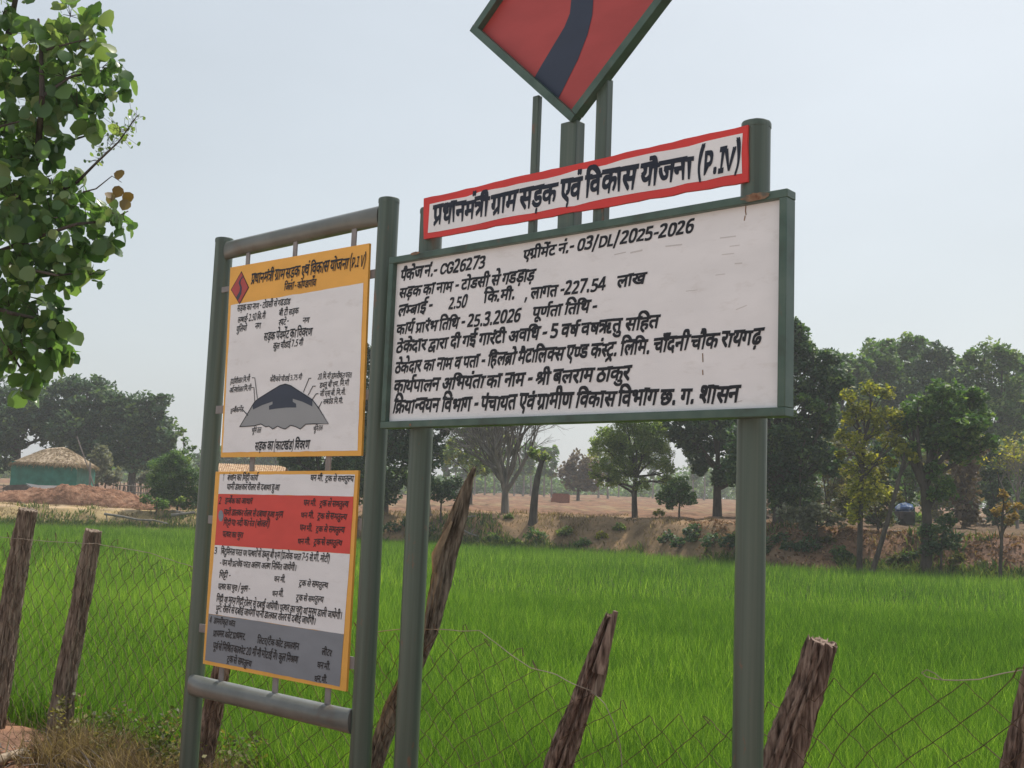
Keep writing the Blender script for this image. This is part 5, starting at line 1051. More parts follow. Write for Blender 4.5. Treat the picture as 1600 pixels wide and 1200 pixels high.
    # seed sprays at the tip of the bare branch
    for k in range(90):
        t = random.random(); p = q(150 + 65 * t, 250 - 70 * t) + Vector((random.gauss(0, .05), random.gauss(0, .05), random.gauss(0, .05)))
        nrm = Vector((random.gauss(0, 1), random.gauss(0, 1), random.gauss(0, 1))).normalized(); ax = nrm.orthogonal()
        leaf(V, Q, T, p, random.uniform(.012, .03), nrm, ax, random.uniform(.5, 1)); tw.tube([p, q(150 + 65 * t, 252 - 72 * t)], .0012, 4, False)
    mb.v, mb.f = mb.v, mb.f; mb.build('trunk', 'bark', rt); tw.build('twigs', 'bark', rt)
    np_mesh('crown', np.array(V), np.array(Q), np.zeros((0, 3)), 'leaf_near', rt, tint=T, smooth=True)
    o = np_mesh('dry_leaves', np.array(DV), np.array(DQ), np.zeros((0, 3)), 'leaf_dry', rt, tint=DT, smooth=True); o['label'] = 'curled brown dry leaves'
near_tree()

# ---- far left
tree('mango_tree', 'broad dark tree behind the left side of the thatched hut', (25, 760), 108, (28, 700), [(20, 655, 55), (62, 640, 46), (-35, 640, 60), (40, 612, 30), (90, 672, 38), (0, 700, 42), (-60, 680, 50)], 24, 'leaf_dark', .42, .4, dens=1.2, group='dark trees behind the hut')
tree('mango_tree', 'tallest dark tree behind the right side of the thatched hut', (150, 762), 106, (146, 705), [(128, 622, 42), (105, 608, 26), (160, 648, 45), (120, 672, 42), (165, 695, 40), (100, 650, 40), (140, 690, 34)], 24, 'leaf_dark', .42, .4, dens=1.2, group='dark trees behind the hut')
tree('mango_tree', 'dark rounded tree at the right end of the grove behind the hut', (206, 762), 104, (208, 725), [(212, 648, 42), (236, 645, 30), (250, 678, 32), (212, 700, 44), (258, 712, 20), (190, 640, 28), (185, 690, 30), (230, 715, 34)], 24, 'leaf_dark', .42, .4, dens=1.2, group='dark trees behind the hut')
tree('bamboo_clump', 'feathery green bamboo bush beside the left signboard post', (278, 792), 73, (276, 760), [(268, 738, 30), (252, 762, 24), (292, 758, 24), (284, 715, 17), (302, 742, 18), (268, 775, 26), (296, 778, 20)], 30, 'leaf_mid', .2, .07, dens=1.2, cat='bush', aspect=.3)
tree('slim_sapling', 'thin sparse sapling rising from behind the bamboo bush', (290, 760), 80, (287, 690), [(286, 672, 7), (290, 690, 8), (296, 705, 10), (302, 700, 6)], 5, 'leaf_mid', .2, .05, dens=.4, cat='tree')
tree('pale_shrub', 'pale grey green shrub right of the hut pole', (165, 762), 98, (165, 740), [(163, 718, 20), (158, 740, 22), (175, 742, 16)], 20, 'leaf_grey', .3, .06, cat='bush', group='pale shrubs behind the mound')
tree('pale_shrub', 'low pale grey green shrub by the stick fence', (238, 762), 97, (238, 745), [(232, 745, 12), (245, 742, 12), (222, 750, 9)], 18, 'leaf_grey', .3, .05, cat='bush', group='pale shrubs behind the mound')
tree('pale_shrub', 'yellowish grey shrub touching the hut wall', (130, 762), 92, (130, 748), [(130, 745, 10), (140, 752, 9)], 18, 'leaf_grey', .25, .05, cat='bush', group='pale shrubs behind the mound')
tree('shrub', 'dark low shrub at the right foot of the earth mound', (245, 795), 70, (245, 785), [(243, 784, 12), (228, 780, 9), (258, 788, 9)], 26, 'leaf_mid', .14, .03, cat='bush')
tree('shrub', 'small yellow green shrub beneath the bamboo bush', (282, 790), 69, (282, 783), [(284, 780, 6), (277, 784, 5)], 18, 'leaf_light', .14, .02, cat='bush')
for k, (px, py, r) in enumerate(((325, 722, 20), (350, 716, 22), (372, 714, 26), (400, 712, 24), (430, 714, 24), (460, 708, 30))):
    tree('far_tree', ('hazy far tree just right of the left stand post', 'hazy far tree seen left in the gap between the two information boards', 'hazy far tree seen above the tiled roof in the gap', 'hazy far tree in the middle of the gap between the information boards', 'hazy far tree seen right in the gap between the information boards', 'hazy far tree hidden mostly by the information boards')[k], (px, 765), 190, (px, py + 20), [(px, py, r), (px - r * .6, py + 14, r * .7), (px + r * .6, py + 12, r * .7), (px, py + 30, r)], 9, 'leaf_mid', .8, .25, dens=.6, group='far trees behind the signs')

# ---- middle
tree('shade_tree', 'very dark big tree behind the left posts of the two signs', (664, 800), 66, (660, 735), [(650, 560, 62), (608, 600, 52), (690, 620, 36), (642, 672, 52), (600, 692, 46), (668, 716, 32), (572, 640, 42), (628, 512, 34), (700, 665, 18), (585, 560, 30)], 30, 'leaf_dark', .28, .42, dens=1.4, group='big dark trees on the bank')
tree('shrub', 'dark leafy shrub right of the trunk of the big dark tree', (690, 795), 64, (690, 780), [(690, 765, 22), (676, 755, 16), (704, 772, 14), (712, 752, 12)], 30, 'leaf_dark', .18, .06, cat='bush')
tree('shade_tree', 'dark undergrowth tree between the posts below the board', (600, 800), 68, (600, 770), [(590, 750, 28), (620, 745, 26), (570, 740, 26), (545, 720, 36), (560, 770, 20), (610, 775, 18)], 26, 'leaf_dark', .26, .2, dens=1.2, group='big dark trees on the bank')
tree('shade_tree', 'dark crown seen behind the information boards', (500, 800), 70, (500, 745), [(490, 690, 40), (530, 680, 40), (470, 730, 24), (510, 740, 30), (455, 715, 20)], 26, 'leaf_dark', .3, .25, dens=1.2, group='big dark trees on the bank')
tree('yellow_green_tree', 'yellow green tree left of the bare tree', (735, 785), 96, (738, 745), [(718, 700, 26), (752, 678, 28), (745, 726, 24), (702, 715, 16), (770, 715, 20), (790, 690, 18), (730, 660, 24)], 16, 'leaf_light', .34, .16, dens=.9)
bare_tree('bare_tree', 'leafless grey tree with fanned out branches in the middle gap', (790, 790), 66, 235, .27, 1.1, 'bark_grey', 11, levels=5, first=.22, root_n=16, nb=(3, 5))
tree('pollard_tree', 'stump like pollarded tree with a small leafy top beside the bare tree', (833, 814), 62, (846, 724), [(842, 712, 12), (832, 706, 8), (853, 714, 8)], 10, 'leaf_light', .22, .22, bark='bark', dens=.6, lean=(832, 770))
tree('russet_tree', 'hazy brownish russet tree in the gap behind the brick pile', (903, 780), 135, (904, 755), [(905, 722, 20), (884, 742, 18), (926, 744, 20), (905, 750, 22), (890, 728, 12), (922, 728, 14)], 14, 'leaf_brown', .5, .2, dens=1)
tree('acacia_tree', 'light green feathery umbrella shaped tree under the right half of the board', (993, 802), 63, (994, 745), [(990, 690, 36), (948, 702, 26), (1030, 714, 27), (966, 738, 24), (938, 728, 16), (1000, 662, 34), (990, 720, 24), (1042, 738, 16), (1015, 690, 26), (960, 680, 24), (1000, 755, 16), (945, 752, 12), (975, 640, 26), (930, 742, 10), (1046, 755, 12)], 40, 'leaf_feather', .13, .17, dens=.95, clump=.34, aspect=.4)
tree('green_bush', 'green bush with yellow tips beside the umbrella shaped tree', (1062, 802), 60, (1062, 785), [(1056, 772, 22), (1036, 778, 14), (1076, 778, 16), (1064, 755, 14), (1042, 768, 10)], 30, 'leaf_mid', .17, .06, cat='bush', dens=1.1)
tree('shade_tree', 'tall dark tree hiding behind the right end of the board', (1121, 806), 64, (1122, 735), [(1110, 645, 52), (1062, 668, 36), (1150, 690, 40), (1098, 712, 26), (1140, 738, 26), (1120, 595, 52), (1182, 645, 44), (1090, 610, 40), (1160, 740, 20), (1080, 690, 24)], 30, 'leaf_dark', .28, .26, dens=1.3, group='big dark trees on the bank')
spots = [(698, 742), (712, 738), (726, 745), (741, 739), (757, 742), (772, 738), (786, 743), (803, 740), (817, 742), (829, 738), (850, 742), (862, 745), (935, 748), (950, 744), (966, 748), (1020, 744), (1085, 748), (1100, 742)]
for k, (px, py) in enumerate(spots):
    Y = 165 + (k * 37 % 40)
    tree('plantation_tree', 'slender pale trunked tree in the far hazy row behind the red earth', (px, 775), Y, (px + random.uniform(-2, 2), py), [(px, py - 14, 9), (px + random.uniform(-6, 6), py - 26, 10), (px + random.uniform(-6, 6), py - 40, 10), (px, py - 4, 7)], 5, 'leaf_mid', .7, .16, 'barkp', .5, 'far row of slender trees')

# far-off wood closing the view
cs, rs = [], []
for px in range(-420, 2100, 9):
    Y = random.uniform(215, 300); top = 742 + .0382 * (px - 800) * .6 + 14 * math.sin(px * .021) + random.uniform(-8, 8)
    if px > 1080: top -= min(1, (px - 1080) / 160) * 60
    if 860 < px < 975: top += 14
    zt = at(px, top, Y).z; c = at(px, top, Y); g = Hf(c.x, Y)
    for k in range(9):
        cs.append((c.x + random.uniform(-2, 2), Y + random.uniform(-4, 4), g + (zt - g) * (k + .6) / 9.5)); rs.append(random.uniform(1.3, 2.6))
V, Q, T = leaf_cloud(cs, rs, [46] * len(cs), .95, clump_tint=.2)
fwd = np_mesh('far_wood', V, Q, np.zeros((0, 3)), 'leaf_mid', tint=T); tag(fwd, 'hazy far wood closing the view behind the fields', 'wood', kind='stuff')
# ---- right
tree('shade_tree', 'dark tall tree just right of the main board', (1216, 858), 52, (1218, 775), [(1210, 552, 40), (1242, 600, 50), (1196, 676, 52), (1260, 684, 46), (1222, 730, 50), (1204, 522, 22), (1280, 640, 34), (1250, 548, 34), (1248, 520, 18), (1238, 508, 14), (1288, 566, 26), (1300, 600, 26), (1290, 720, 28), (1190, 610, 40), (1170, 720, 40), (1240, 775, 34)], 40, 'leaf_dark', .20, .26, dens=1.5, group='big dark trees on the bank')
tree('leafy_sprig_tree', 'fresh green leafy branches in front of the dark tree by the board', (1250, 840), 51, (1250, 740), [(1272, 632, 16), (1255, 622, 12), (1240, 650, 10), (1285, 650, 12), (1238, 625, 8)], 20, 'leaf_mid', .2, .05, dens=.9)
tree('dead_brush', 'tangled greyish brush at the foot of the dark tree', (1278, 845), 49.5, (1276, 825), [(1275, 800, 22), (1300, 810, 18), (1250, 805, 18), (1230, 800, 16), (1262, 822, 16)], 20, 'leaf_grey', .16, .09, cat='bush', dens=1)
brow = [(1325, 590, 44), (1368, 566, 42), (1412, 560, 46), (1455, 574, 40), (1500, 590, 42), (1550, 570, 44), (1596, 585, 42), (1640, 580, 46)]
bl = ['tree at the left end of the tall row behind the yellow leaved tree', 'second tree of the tall row, above the yellow leaved tree', 'tallest rounded crown of the row behind the yellow leaved tree', 'crown in the middle of the tall row behind the twisted tree', 'lower crown of the tall row, above the twisted tree', 'rounded green crown right of the twisted tree', 'green crown at the right edge of the photo', 'crown partly outside the right edge']
for k, (px, py, r) in enumerate(brow):
    tree('tall_tree', bl[k], (px, 835), 92 + (k * 7 % 5) * 2, (px, py + 150), [(px, py - 6, r * .8), (px + r * .3, py - 16, r * .5), (px - r * .6, py + 40, r * .8), (px + r * .55, py + 36, r * .8), (px, py + 85, r), (px - r * .4, py + 135, r * .85), (px + r * .4, py + 140, r * .8), (px, py + 190, r * .8)], 22, ('leaf_mid', 'leaf_mid', 'leaf_mid', 'leaf_dark')[k % 4], .38, .28, dens=1.15, group='tall trees behind the field')
for k, px in enumerate((1180, 1215, 1250, 1290, 1330, 1372, 1415, 1460, 1505, 1552, 1600, 1650)):
    tree('understorey_tree', 'dim brownish understorey tree in the wood behind the right bank', (px, 835), (66, 78, 58)[k % 3], (px + 3, 800), [(px, 775, 24), (px + 14, 745, 22), (px - 12, 725, 24), (px + 6, 700, 22), (px - 4, 806, 20), (px + 18, 812, 16)], 14, ('leaf_brown', 'leaf_dark', 'leaf_mid', 'leaf_weed')[k % 4], .27, .11, dens=.75, group='understorey of the wood on the right')
tree('yellow_leaf_tree', 'slim tree with bright yellow green leaves in front of the wood', (1343, 872), 46, (1350, 690), [(1358, 606, 14.1), (1330, 618, 12.8), (1384, 612, 12.8), (1350, 640, 19.2), (1374, 650, 17.9), (1396, 648, 14.1), (1326, 655, 12.8), (1340, 690, 19.2), (1318, 680, 11.5), (1390, 688, 15.4), (1362, 722, 19.2), (1326, 735, 14.1), (1345, 765, 25.6), (1376, 768, 20.5), (1340, 800, 17.9), (1370, 672, 14), (1335, 640, 9), (1402, 670, 9), (1345, 712, 14), (1392, 720, 10), (1360, 745, 14), (1315, 710, 8), (1405, 690, 8)], 17, 'leaf_yellow', .17, .11, dens=1.0, sat=0, lean=(1343, 780), clump=.5)
tree('leaning_tree', 'leaning slender tree crossing behind the yellow leaved tree', (1358, 876), 45.4, (1412, 720), [(1416, 700, 12), (1402, 706, 9), (1425, 715, 10)], 12, 'leaf_yellow', .17, .10, dens=.6, lean=(1392, 800), clump=.4)
tree('twisted_tree', 'dark tree with a twisted forked trunk right of the yellow leaved tree', (1446, 876), 46, (1442, 752), [(1438, 640, 32), (1488, 622, 38), (1528, 652, 30), (1470, 680, 34), (1508, 700, 28), (1546, 692, 16), (1420, 655, 20), (1500, 660, 34), (1470, 765, 24), (1455, 735, 18), (1420, 700, 16), (1530, 620, 20)], 38, 'leaf_mid', .18, .22, dens=1.3, lean=(1452, 810), extra_trunks=(((1446, 770), (1412, 690), .13), ((1448, 765), (1470, 700), .10)))
tree('dark_bush', 'dense dark bush at the foot of the twisted tree', (1470, 878), 45.5, (1470, 860), [(1466, 835, 22), (1485, 845, 18), (1458, 855, 16), (1478, 812, 14)], 34, 'leaf_dark', .15, .06, cat='bush', dens=1.2)
tree('olive_thicket', 'olive green thicket filling in behind the yellow leaved tree', (1372, 850), 50, (1372, 820), [(1345, 770, 26), (1378, 790, 24), (1330, 800, 20), (1400, 775, 18), (1362, 742, 20), (1320, 770, 18), (1385, 815, 14)], 20, 'leaf_weed', .16, .07, cat='bush', dens=.55)
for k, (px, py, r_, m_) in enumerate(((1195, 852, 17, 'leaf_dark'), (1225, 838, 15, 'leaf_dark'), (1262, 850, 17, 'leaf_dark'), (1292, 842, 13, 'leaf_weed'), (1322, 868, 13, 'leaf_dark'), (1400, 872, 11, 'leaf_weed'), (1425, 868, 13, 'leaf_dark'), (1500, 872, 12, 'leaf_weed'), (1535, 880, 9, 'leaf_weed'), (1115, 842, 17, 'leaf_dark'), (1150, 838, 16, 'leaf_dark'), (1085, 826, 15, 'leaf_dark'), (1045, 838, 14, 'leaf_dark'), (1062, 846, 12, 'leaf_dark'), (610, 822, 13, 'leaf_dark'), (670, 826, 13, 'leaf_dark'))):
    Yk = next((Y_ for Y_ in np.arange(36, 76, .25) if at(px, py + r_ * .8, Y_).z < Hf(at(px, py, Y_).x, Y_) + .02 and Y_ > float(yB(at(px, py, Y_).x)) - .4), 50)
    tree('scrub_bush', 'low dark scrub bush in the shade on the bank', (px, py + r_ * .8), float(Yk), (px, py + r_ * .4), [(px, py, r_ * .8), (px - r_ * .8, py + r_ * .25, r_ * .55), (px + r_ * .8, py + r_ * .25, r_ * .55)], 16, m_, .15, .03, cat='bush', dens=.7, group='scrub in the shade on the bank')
tree('orange_sapling', 'small sapling with dry orange leaves near the right edge', (1561, 884), 43.4, (1566, 808), [(1572, 790, 10), (1556, 800, 8), (1586, 806, 8), (1566, 772, 8), (1590, 790, 7), (1575, 815, 7)], 14, 'leaf_orange', .15, .07, dens=.6, clump=.4)
bare_tree('dry_tree', 'leafless brown tree right of the twisted tree', (1528, 838), 66, 150, .11, 1.15, 'barkp', 5, leaves=('leaf_yellow', 2, .2), levels=4, group='dry trees on the right')
bare_tree('dry_tree', 'leafless brown tree at the right edge behind the orange sapling', (1590, 842), 64, 160, .11, 1.15, 'barkp', 8, leaves=('leaf_yellow', 2, .2), levels=4, group='dry trees on the right')
bare_tree('dry_tree', 'leafless grey tree between the yellow leaved and twisted trees', (1400, 835), 70, 150, .10, 1.1, 'barkp', 9, levels=4, group='dry trees on the right')

# ---- bank cover
n = 60000
x = rng.uniform(-42, 34, n); dd = rng.uniform(-.5, 8.5, n); y = yB(x) + dd
pn = pnoise(x, y, .8); keep = rng.uniform(0, 1, n) < np.clip(.45 + .6 * pn, 0, 1) * np.where(dd > 4, .35, 1) * np.where((x < -14) & (dd > 2.4) & (dd < 5.5), .03, 1) * np.where(x > 10, .5, 1)
x, y, pn, dd = x[keep], y[keep], pn[keep], dd[keep]
bg_ = blades('bank_dry_grass', x, y, (.20 + .10 * pn) * rng.uniform(.4, 1.4, len(x)), .042 * rng.uniform(.5, 1.4, len(x)), rng.uniform(.1, 1.1, len(x)), .45 + .2 * pn + rng.normal(0, .22, len(x)), 'dry', 2)
tag(bg_, 'dry straw coloured grass covering the bank beyond the rice field', 'dry grass')
n = 42000
x = rng.uniform(-42, 34, n); dd = np.where(rng.uniform(0, 1, n) < .6, rng.uniform(-.4, 1.0, n), rng.uniform(-.4, 3.2, n)) ; y = yB(x) + dd
pn = pnoise(x, y * 1.5, .55, 3); keep = (pn > np.where(dd < 1.0, -.15, .25)) & (rng.uniform(0, 1, n) < .8); x, y = x[keep], y[keep]
wd = blades('bank_weeds', x, y, .38 * rng.uniform(.4, 1.5, len(x)), .07 * rng.uniform(.5, 1.4, len(x)), rng.uniform(.1, 1.2, len(x)), rng.uniform(0, 1, len(x)), 'weed', 2)
tag(wd, 'green weeds growing in patches along the foot of the bank', 'weeds')
n = 9000
x = rng.uniform(9, 34, n); y = yB(x) + rng.uniform(.2, 5, n)
V, Q, T = leaf_cloud([(a_, b2, c + .03) for a_, b2, c in zip(x, y, H(x, y))], [.05] * n, [1] * n, .17, clump_tint=.3)
lt = np_mesh('leaf_litter', V, Q, np.zeros((0, 3)), 'litter', tint=T); tag(lt, 'fallen brown leaves scattered over the red bank on the right', 'leaf litter', kind='stuff')
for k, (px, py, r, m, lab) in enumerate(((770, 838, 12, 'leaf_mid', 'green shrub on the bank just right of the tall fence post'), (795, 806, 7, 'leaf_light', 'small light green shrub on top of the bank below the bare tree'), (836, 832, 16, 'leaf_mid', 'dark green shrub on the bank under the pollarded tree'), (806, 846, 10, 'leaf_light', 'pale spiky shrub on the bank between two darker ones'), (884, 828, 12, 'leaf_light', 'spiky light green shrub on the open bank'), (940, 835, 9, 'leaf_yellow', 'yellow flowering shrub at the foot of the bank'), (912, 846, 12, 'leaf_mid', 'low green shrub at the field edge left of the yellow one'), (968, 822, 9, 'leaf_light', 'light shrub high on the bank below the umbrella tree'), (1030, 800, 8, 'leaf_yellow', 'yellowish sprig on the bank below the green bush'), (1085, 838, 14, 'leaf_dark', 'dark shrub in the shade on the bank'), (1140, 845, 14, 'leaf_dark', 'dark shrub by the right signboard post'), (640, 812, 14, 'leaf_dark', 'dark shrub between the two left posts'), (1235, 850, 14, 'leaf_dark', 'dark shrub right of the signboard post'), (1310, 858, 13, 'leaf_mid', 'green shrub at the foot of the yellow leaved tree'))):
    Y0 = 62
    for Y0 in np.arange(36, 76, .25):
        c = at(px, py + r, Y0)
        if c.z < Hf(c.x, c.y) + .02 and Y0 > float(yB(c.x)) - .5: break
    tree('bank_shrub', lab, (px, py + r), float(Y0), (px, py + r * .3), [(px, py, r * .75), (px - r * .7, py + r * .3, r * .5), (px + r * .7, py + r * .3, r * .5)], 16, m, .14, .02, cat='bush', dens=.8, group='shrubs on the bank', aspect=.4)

# ------------------------------------------------------------------ hut, mound and small things
def hut():
    Y = 88; K = Y / F_PX; c = at(82, 765, Y); g = Hf(c.x, Y); O = Vector((c.x, Y, g))
    rt = empty('thatched_hut', O, 'small hut with a shaggy thatched roof and dark green tarpaulin walls', 'hut')
    hw = 2.45; dp = 2.0; zt = at(82, 722, Y).z - g
    prof = []
    mb = MB(); N = 48
    outl = []
    for (xa, ya, xb, yb) in ((-hw, -dp, .35 * hw, -dp - .35), (.35 * hw, -dp - .35, hw, -dp + .2), (hw, -dp + .2, hw, dp), (hw, dp, -hw, dp), (-hw, dp, -hw, -dp)):
        for i in range(N // 5):
            t = i / (N // 5); outl.append((xa + (xb - xa) * t, ya + (yb - ya) * t))
    k = len(outl); rows = 8; vs = []
    for j in range(rows):
        z = zt * j / (rows - 1)
        for i, (x, y) in enumerate(outl):
            w = .05 * math.sin(i * 1.1 + j * .4) * (1 - j / rows) + .04 * noise.noise((x * 2, y * 2, z * 2)); f = 1 + .02 * (1 - j / rows)
            vs.append((x * f + w * .5, y * f + w, z - .1))
    mb.add(vs, [(j * k + i, j * k + (i + 1) % k, (j + 1) * k + (i + 1) % k, (j + 1) * k + i) for j in range(rows - 1) for i in range(k)])
    mb.build('tarpaulin_wall', noisy('green_tarpaulin', [(.018, .14, .10), (.032, .21, .155)], 2, .5, .5, 6, spec=.35, bdist=.05), rt)
    # roof: low hipped dome of thatch with a ragged edge
    mb = MB(); A_ = 64; Rr = 9; vs = []; zr = at(78, 699, Y).z - g
    for j in range(Rr):
        t = j / (Rr - 1)
        for i in range(A_):
            th = 2 * math.pi * i / A_; ex = 3.08 * math.copysign(abs(math.cos(th)) ** .8, math.cos(th)); ey = 2.75 * math.copysign(abs(math.sin(th)) ** .8, math.sin(th))
            z = zr - (zr - zt + .22) * t ** 1.15 + .04 * noise.noise((ex * t * 3, ey * t * 3, 4)) + (-.12 * abs(noise.noise((i * .9, 2, 2))) - .18 * (i % 3 == 0) * random.random() if j == Rr - 1 else 0) + .08 * (1 - t) * math.cos(th)
            vs.append((ex * t + (.6 * (1 - t) * math.cos(th)), ey * t, z))
    mb.add(vs, [(j * A_ + i, j * A_ + (i + 1) % A_, (j + 1) * A_ + (i + 1) % A_, (j + 1) * A_ + i) for j in range(Rr - 1) for i in range(A_)])
    b0 = len(mb.v) - A_
    mb.add([(v[0] * .985, v[1] * .985, v[2] + .16) for v in mb.v[b0:b0 + A_]], [])
    mb.f += [(b0 + i, b0 + (i + 1) % A_, b0 + A_ + (i + 1) % A_, b0 + A_ + i) for i in range(A_)]
    mb.v[b0 + A_:] = [(x * .9, y * .9, z) for x, y, z in mb.v[b0 + A_:]]
    th = mb.build('roof', noisy('thatch', [(.24, .175, .125), (.38, .295, .21), (.52, .42, .31)], 5, .95, 1, 22, (1, 1, 1), spec=.05, bdist=.06), rt)
    # straw sticking out of the thatch
    n = 4200; ta = rng.uniform(0, 2 * np.pi, n); tt_ = np.where(rng.uniform(0, 1, n) < .45, rng.uniform(.93, 1.0, n), rng.uniform(.1, 1, n))
    ex = 3.08 * np.sign(np.cos(ta)) * np.abs(np.cos(ta)) ** .8 * tt_ + .6 * (1 - tt_) * np.cos(ta); ey = 2.75 * np.sign(np.sin(ta)) * np.abs(np.sin(ta)) ** .8 * tt_
    ez = zr - (zr - zt + .22) * tt_ ** 1.15 + .08 * (1 - tt_) * np.cos(ta) + .02
    dx, dy = np.cos(ta), np.sin(ta); L = rng.uniform(.12, .34, n); dz = -.45 - .5 * (tt_ > .92) + rng.normal(0, .25, n); jx = rng.normal(0, .3, n)
    P1 = np.stack([ex, ey, ez], -1); P2 = P1 + np.stack([(dx + jx) * L * .8, (dy + jx) * L * .8, dz * L], -1); sd = np.stack([-dy, dx, 0 * dx], -1) * .022
    V = np.stack([P1 - sd, P1 + sd, P2 + sd * .4, P2 - sd * .4], 1).reshape(-1, 3)
    np_mesh('straw_fringe', V, np.arange(n * 4).reshape(-1, 4), np.zeros((0, 3)), 'dry', th, tint=np.repeat(np.clip(rng.normal(.5, .25, n), 0, 1), 4))
    # pole and stay beside the hut
    for (pa, pb, r, lab) in (((140, 765), (141, 722), .10, 'upright wooden pole at the right corner of the hut'), ((157, 770), (120, 682), .06, 'thin slanting pole leaning over the hut roof')):
        a_, b2 = at(*pa, Y - 2.9), at(*pb, Y - 2.9); a_.z = Hf(a_.x, a_.y) - .1; m_ = MB(); m_.tube([Vector((0, 0, 0)), (b2 - a_) * .5 + Vector((.04, 0, 0)), b2 - a_], [r, r * .9, r * .7], 8)
        o = m_.build('wooden_pole', 'barkp', None, loc=a_); tag(o, lab, 'pole')
hut()
def heap(name, label, px, Y, wx, wy, h, m, seed, clod=.25, cat='mound'):
    c = at(px, 780, Y); O = Vector((c.x, Y, Hf(c.x, Y) - .05)); nx, ny = 220, 90; V = np.zeros((ny, nx, 3))
    for j in range(ny):
        for i in range(nx):
            a_, b2 = (i / (nx - 1) * 2 - 1), (j / (ny - 1) * 2 - 1); x, y = a_ * wx, b2 * wy
            e = (.66 + .34 * float(sstep(-.25, .15, a_)) if wx > 4 else 1) * max(0, 1 - abs(a_) ** 2.6) * max(0, 1 - abs(b2) ** 2.2)
            z = h * e ** .7 * (.86 + .16 * noise.noise((x * .35 + seed, y * .35, 0))) + clod * e ** .4 * (noise.noise((x * 1.5, y * 1.5, seed)) * .6 + abs(noise.noise((x * 3.2, y * 3.2, seed))) * .6 + .5 * abs(noise.noise((x * 6, y * 6, seed))) + .3 * noise.noise((x * 11, y * 11, seed))) + (Hf(O.x + x, O.y + y) - O.z) - .08
            V[j, i] = (x, y, z)
    i_ = (np.arange(ny - 1)[:, None] * nx + np.arange(nx - 1)[None, :]).ravel()
    o = np_mesh(name, V.reshape(-1, 3), np.stack([i_, i_ + 1, i_ + nx + 1, i_ + nx], -1), np.zeros((0, 3)), m, smooth=False); o.location = O; tag(o, label, cat); return o
M['earth'] = noisy('red_clods', [(.10, .05, .032), (.22, .115, .072), (.32, .19, .125)], 2.2, .95, .9, 9, spec=.05, bdist=.08, lo=.3, hi=.7)
heap('earth_mound', 'long heap of dug red brown earth in front of the thatched hut', 95, 78, 7.4, 2.4, 1.45, 'earth', 3)
heap('earth_mound', 'low spill of red earth at the right end of the long heap', 225, 75, 1.7, 1.0, .5, 'earth', 8, .15)
def sheet(name, label, pts, Y, m, thick=.25):
    P = [at(px, py, Y) for px, py in pts]; O = sum(P, Vector()) / len(P); mb = MB(); n = len(P)
    vs = [p - O for p in P] + [p - O + Vector((0, .8, -.05)) for p in P]
    tri = tessellate_polygon([[Vector((p.x, p.z, 0)) for p in P]])
    mb.add(vs, [f for f in tri] + [(f[0] + n, f[2] + n, f[1] + n) for f in tri] + [(i, (i + 1) % n, (i + 1) % n + n, i + n) for i in range(n)])
    bm = bmesh.new(); o = mb.build(name, m, None, smooth=True, loc=O)
    bm.from_mesh(o.data); bmesh.ops.recalc_face_normals(bm, faces=bm.faces); bm.to_mesh(o.data); bm.free(); tag(o, label, 'tarpaulin')
sheet('white_tarpaulin', 'white plastic sheet spread at the foot of the hut wall', ((40, 755), (60, 758), (92, 759), (84, 764), (74, 768), (56, 767), (48, 760)), 82.5, noisy('white_plastic', [(.6, .6, .62), (.75, .75, .76)], 3, .5))
sheet('dark_tarpaulin', 'crumpled dark sheet left of the white plastic sheet', ((2, 764), (12, 758), (40, 757), (48, 762), (52, 768), (20, 770)), 82.2, noisy('dark_cloth', [(.07, .055, .05), (.13, .11, .10)], 4, .9, .6))
# stick fence behind the mound
def stick_fence(name, label, pa, pb, Y, n, hpx, cat='fence', rails=False):
    A_, B_ = at(*pa, Y), at(*pb, Y); O = (A_ + B_) / 2; O.z = Hf(O.x, Y); rt = empty(name, O, label, cat); K = Y / F_PX; mb = MB()
    for i in range(n):
        p = A_.lerp(B_, i / (n - 1)); z0 = Hf(p.x, p.y); h = hpx * K * random.uniform(.75, 1.2)
        mb.tube([Vector((p.x, p.y, z0 - .1)) - O, Vector((p.x + random.gauss(0, .08), p.y, z0 + h)) - O], [.05, .035], 5)
    mb.build('pickets', 'barkp', rt); mb = MB()
    for f in ((.45, .85) if not rails else (.3, .6, .95)):
        mb.tube([Vector((p.x, p.y - .06, Hf(p.x, p.y) + hpx * K * f)) - O for p in (A_, A_.lerp(B_, .33), A_.lerp(B_, .66), B_)], .045, 5)
    mb.build('rails', 'barkp', rt)
stick_fence('stick_fence', 'brown picket fence of rough sticks right of the hut', (176, 762), (252, 764), 99, 34, 24)
stick_fence('rail_fence', 'low fence of thin horizontal poles left of the hut', (-60, 760), (24, 762), 92, 10, 17, rails=True)
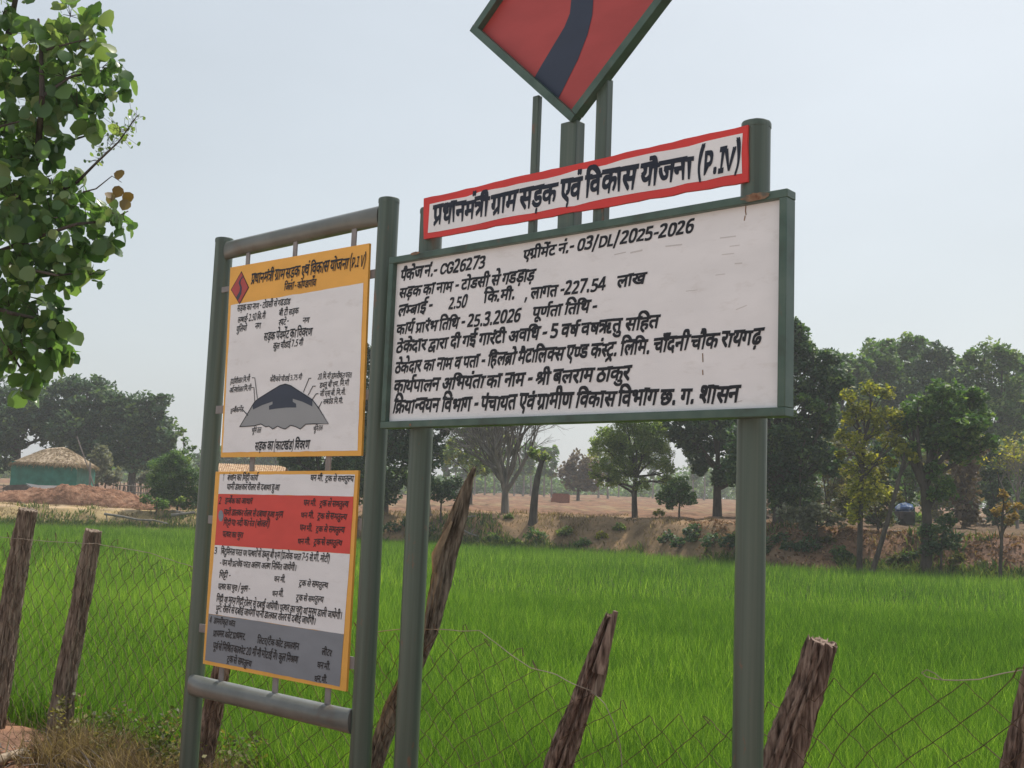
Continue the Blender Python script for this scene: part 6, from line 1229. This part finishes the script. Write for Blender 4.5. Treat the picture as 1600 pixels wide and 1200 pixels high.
# tiled-roof house behind the information boards
def tiled_house():
    Y = 86; A_, B_ = at(330, 745, Y), at(446, 745, Y); c = (A_ + B_) / 2; g = Hf(c.x, Y); O = Vector((c.x, Y, g)); w = (B_ - A_).length / 2
    rt = empty('tiled_house', O, 'low house with a clay tiled roof seen through the gap between the information boards', 'house')
    zr = at(390, 727, Y).z - g; ze = zr - 1.0
    mb = MB(); mb.box((-w * .93, -1.6, -.2), (w * .93, 1.6, ze + .15)); mb.build('wall', noisy('mud_plaster', [(.36, .25, .17), (.46, .34, .24)], 2, .95, .4), rt)
    mb = MB(); cols = 34
    for sgn in (-1, 1):
        for i in range(cols):
            x0_ = -w + 2 * w * i / cols; x1_ = x0_ + 2 * w / cols; xm = (x0_ + x1_) / 2; skew = .25
            for r_ in range(8):
                t0, t1 = r_ / 8, (r_ + 1) / 8 + .02
                def P(x, t, up): return (x + skew * t, sgn * 2.1 * t, zr - (zr - ze) * t + up + .02 * (1 - (t - t0) * 8))
                mb.add([P(x0_, t0, 0), P(xm, t0, .07), P(x1_, t0, 0), P(x1_, t1, 0), P(xm, t1, .07), P(x0_, t1, 0)], [(0, 1, 4, 5), (1, 2, 3, 4)])
    mb.build('roof', noisy('clay_tiles', [(.30, .17, .10), (.48, .32, .20), (.60, .45, .30)], 6, .9, .4, 12, spec=.1), rt, smooth=False)
tiled_house()
# brick pile
def bricks():
    Y = 118; c = at(876, 784, Y); g = Hf(c.x, Y); K = Y / F_PX; w = 27 * K / 2; h = 14 * K
    m, nt, p = mat_base('stacked_bricks'); tc = nt.nodes.new('ShaderNodeTexCoord'); mp = nt.nodes.new('ShaderNodeMapping'); mp.inputs['Rotation'].default_value = (R(90), 0, 0); bt = nt.nodes.new('ShaderNodeTexBrick')
    bt.inputs['Color1'].default_value = (.36, .13, .075, 1); bt.inputs['Color2'].default_value = (.27, .10, .06, 1); bt.inputs['Mortar'].default_value = (.10, .05, .035, 1); bt.inputs['Scale'].default_value = 4; bt.inputs['Mortar Size'].default_value = .03
    nt.links.new(tc.outputs['Object'], mp.inputs[0]); nt.links.new(mp.outputs[0], bt.inputs['Vector']); nt.links.new(bt.outputs[0], p.inputs['Base Color']); p.inputs['Roughness'].default_value = .95
    mb = MB(); mb.box((-w, -.5, -.2), (w, .5, h)); mb.box((-w * 1.15, -.9, -.2), (w * .8, -.502, h * .55))
    for k in range(9): x = random.uniform(-w, w * .8); mb.box((x, -.45, h + .001), (x + .24, -.32 + .1 * random.random(), h + .075))
    o = mb.build('brick_stack', m, None, smooth=False, loc=(c.x, Y, g)); tag(o, 'stack of red bricks standing on the red earth in the middle distance', 'brick stack')
bricks()
# fallen branches on the bank
def branch(label, pts, Y, r, side=()):
    P = []
    for px, py in pts:
        p = at(px, py, Y); p.z = max(p.z, Hf(p.x, p.y) + r * .6); P.append(p)
    O = P[0].copy(); mb = MB(); mb.tube([p - O for p in P], [r * (1 - .5 * i / (len(P) - 1)) for i in range(len(P))], 7)
    for a_, b2 in side:
        A_, B_ = at(*a_, Y), at(*b2, Y); limb(mb, A_ - O, B_ - O, r * .5, r * .2, .08)
    o = mb.build('fallen_branch', 'barkp', None, loc=O); tag(o, label, 'branch', 'fallen branches on the bank')
branch('long grey fallen branch lying along the left field edge', ((163, 803), (190, 807), (215, 812), (240, 813), (262, 818)), 67, .08, (((181, 806), (182, 814)), ((166, 804), (168, 815))))
branch('pale split log lying by the left stand post', ((268, 805), (285, 803), (305, 801)), 69, .11)
branch('thin pale log just above the split log', ((275, 799), (290, 802), (303, 799)), 69.4, .07)
branch('pale fallen stick at the field edge right of the tall post', ((722, 828), (735, 834), (752, 842)), 61.5, .06, (((735, 834), (742, 826)),))
branch('short pale stick high on the bank right of the tall post', ((722, 806), (732, 807), (744, 806)), 63, .05)
branch('broken log lying on the red bank in front of the wood', ((1395, 838), (1415, 836), (1438, 834)), 50, .07, (((1405, 838), (1412, 829)), ((1415, 836), (1420, 828))))
# covered cart far behind the twisted tree
def cart():
    Y = 62; c = at(1412, 830, Y); O = Vector((c.x, Y, Hf(c.x, Y)))
    rt = empty('covered_cart', O, 'small dark cart under a blue and white sheet behind the twisted tree', 'cart')
    mb = MB(); mb.box((-.42, -.5, .35), (.42, .5, .75)); mb.build('body', noisy('dark_wood', [(.03, .025, .03), (.06, .05, .05)], 4, .7), rt, bevel=.02)
    mb = MB(); mb.tube([Vector((-.45, 0, .85)), Vector((-.2, 0, .92)), Vector((.1, 0, .97)), Vector((.4, 0, .93)), Vector((.46, 0, .86))], [.12, .25, .28, .24, .1], 14, True, lambda t, th: 1 + .1 * math.sin(5 * th)); mb.build('sheet', noisy('blue_sheet', [(.05, .11, .28), (.08, .16, .36), (.5, .55, .62)], 3, .4, lo=.42, hi=.62), rt)
    for s in (-1, 1):
        mb = MB(); mb.tube([Vector((.1, .54 * s, .3)), Vector((.1, .60 * s, .3))], .3, 18); mb.build('wheel', noisy('rubber', [(.02, .02, .02), (.03, .03, .03)], 4, .8), rt)
    mb = MB(); mb.box((.46, -.06, 0), (.60, .06, 1.0)); mb.build('upright_board', noisy('green_board', [(.02, .06, .05), (.03, .08, .06)], 4, .6), rt)
cart()

# ------------------------------------------------------------------ air
hz, nt, p = mat_base('air'); nt.nodes.remove(p)
pv = nt.nodes.new('ShaderNodeVolumePrincipled'); pv.inputs['Color'].default_value = (.86, .90, .95, 1); pv.inputs['Density'].default_value = 0.0008; pv.inputs['Anisotropy'].default_value = .3
nt.links.new(pv.outputs[0], nt.nodes['Material Output'].inputs['Volume'])
if 0.0008 > 0:
    mb = MB(); mb.box((-1500, -70, -1.5), (1500, 1600, 24)); o = mb.build('haze', hz, None, smooth=False); tag(o, kind='stuff')
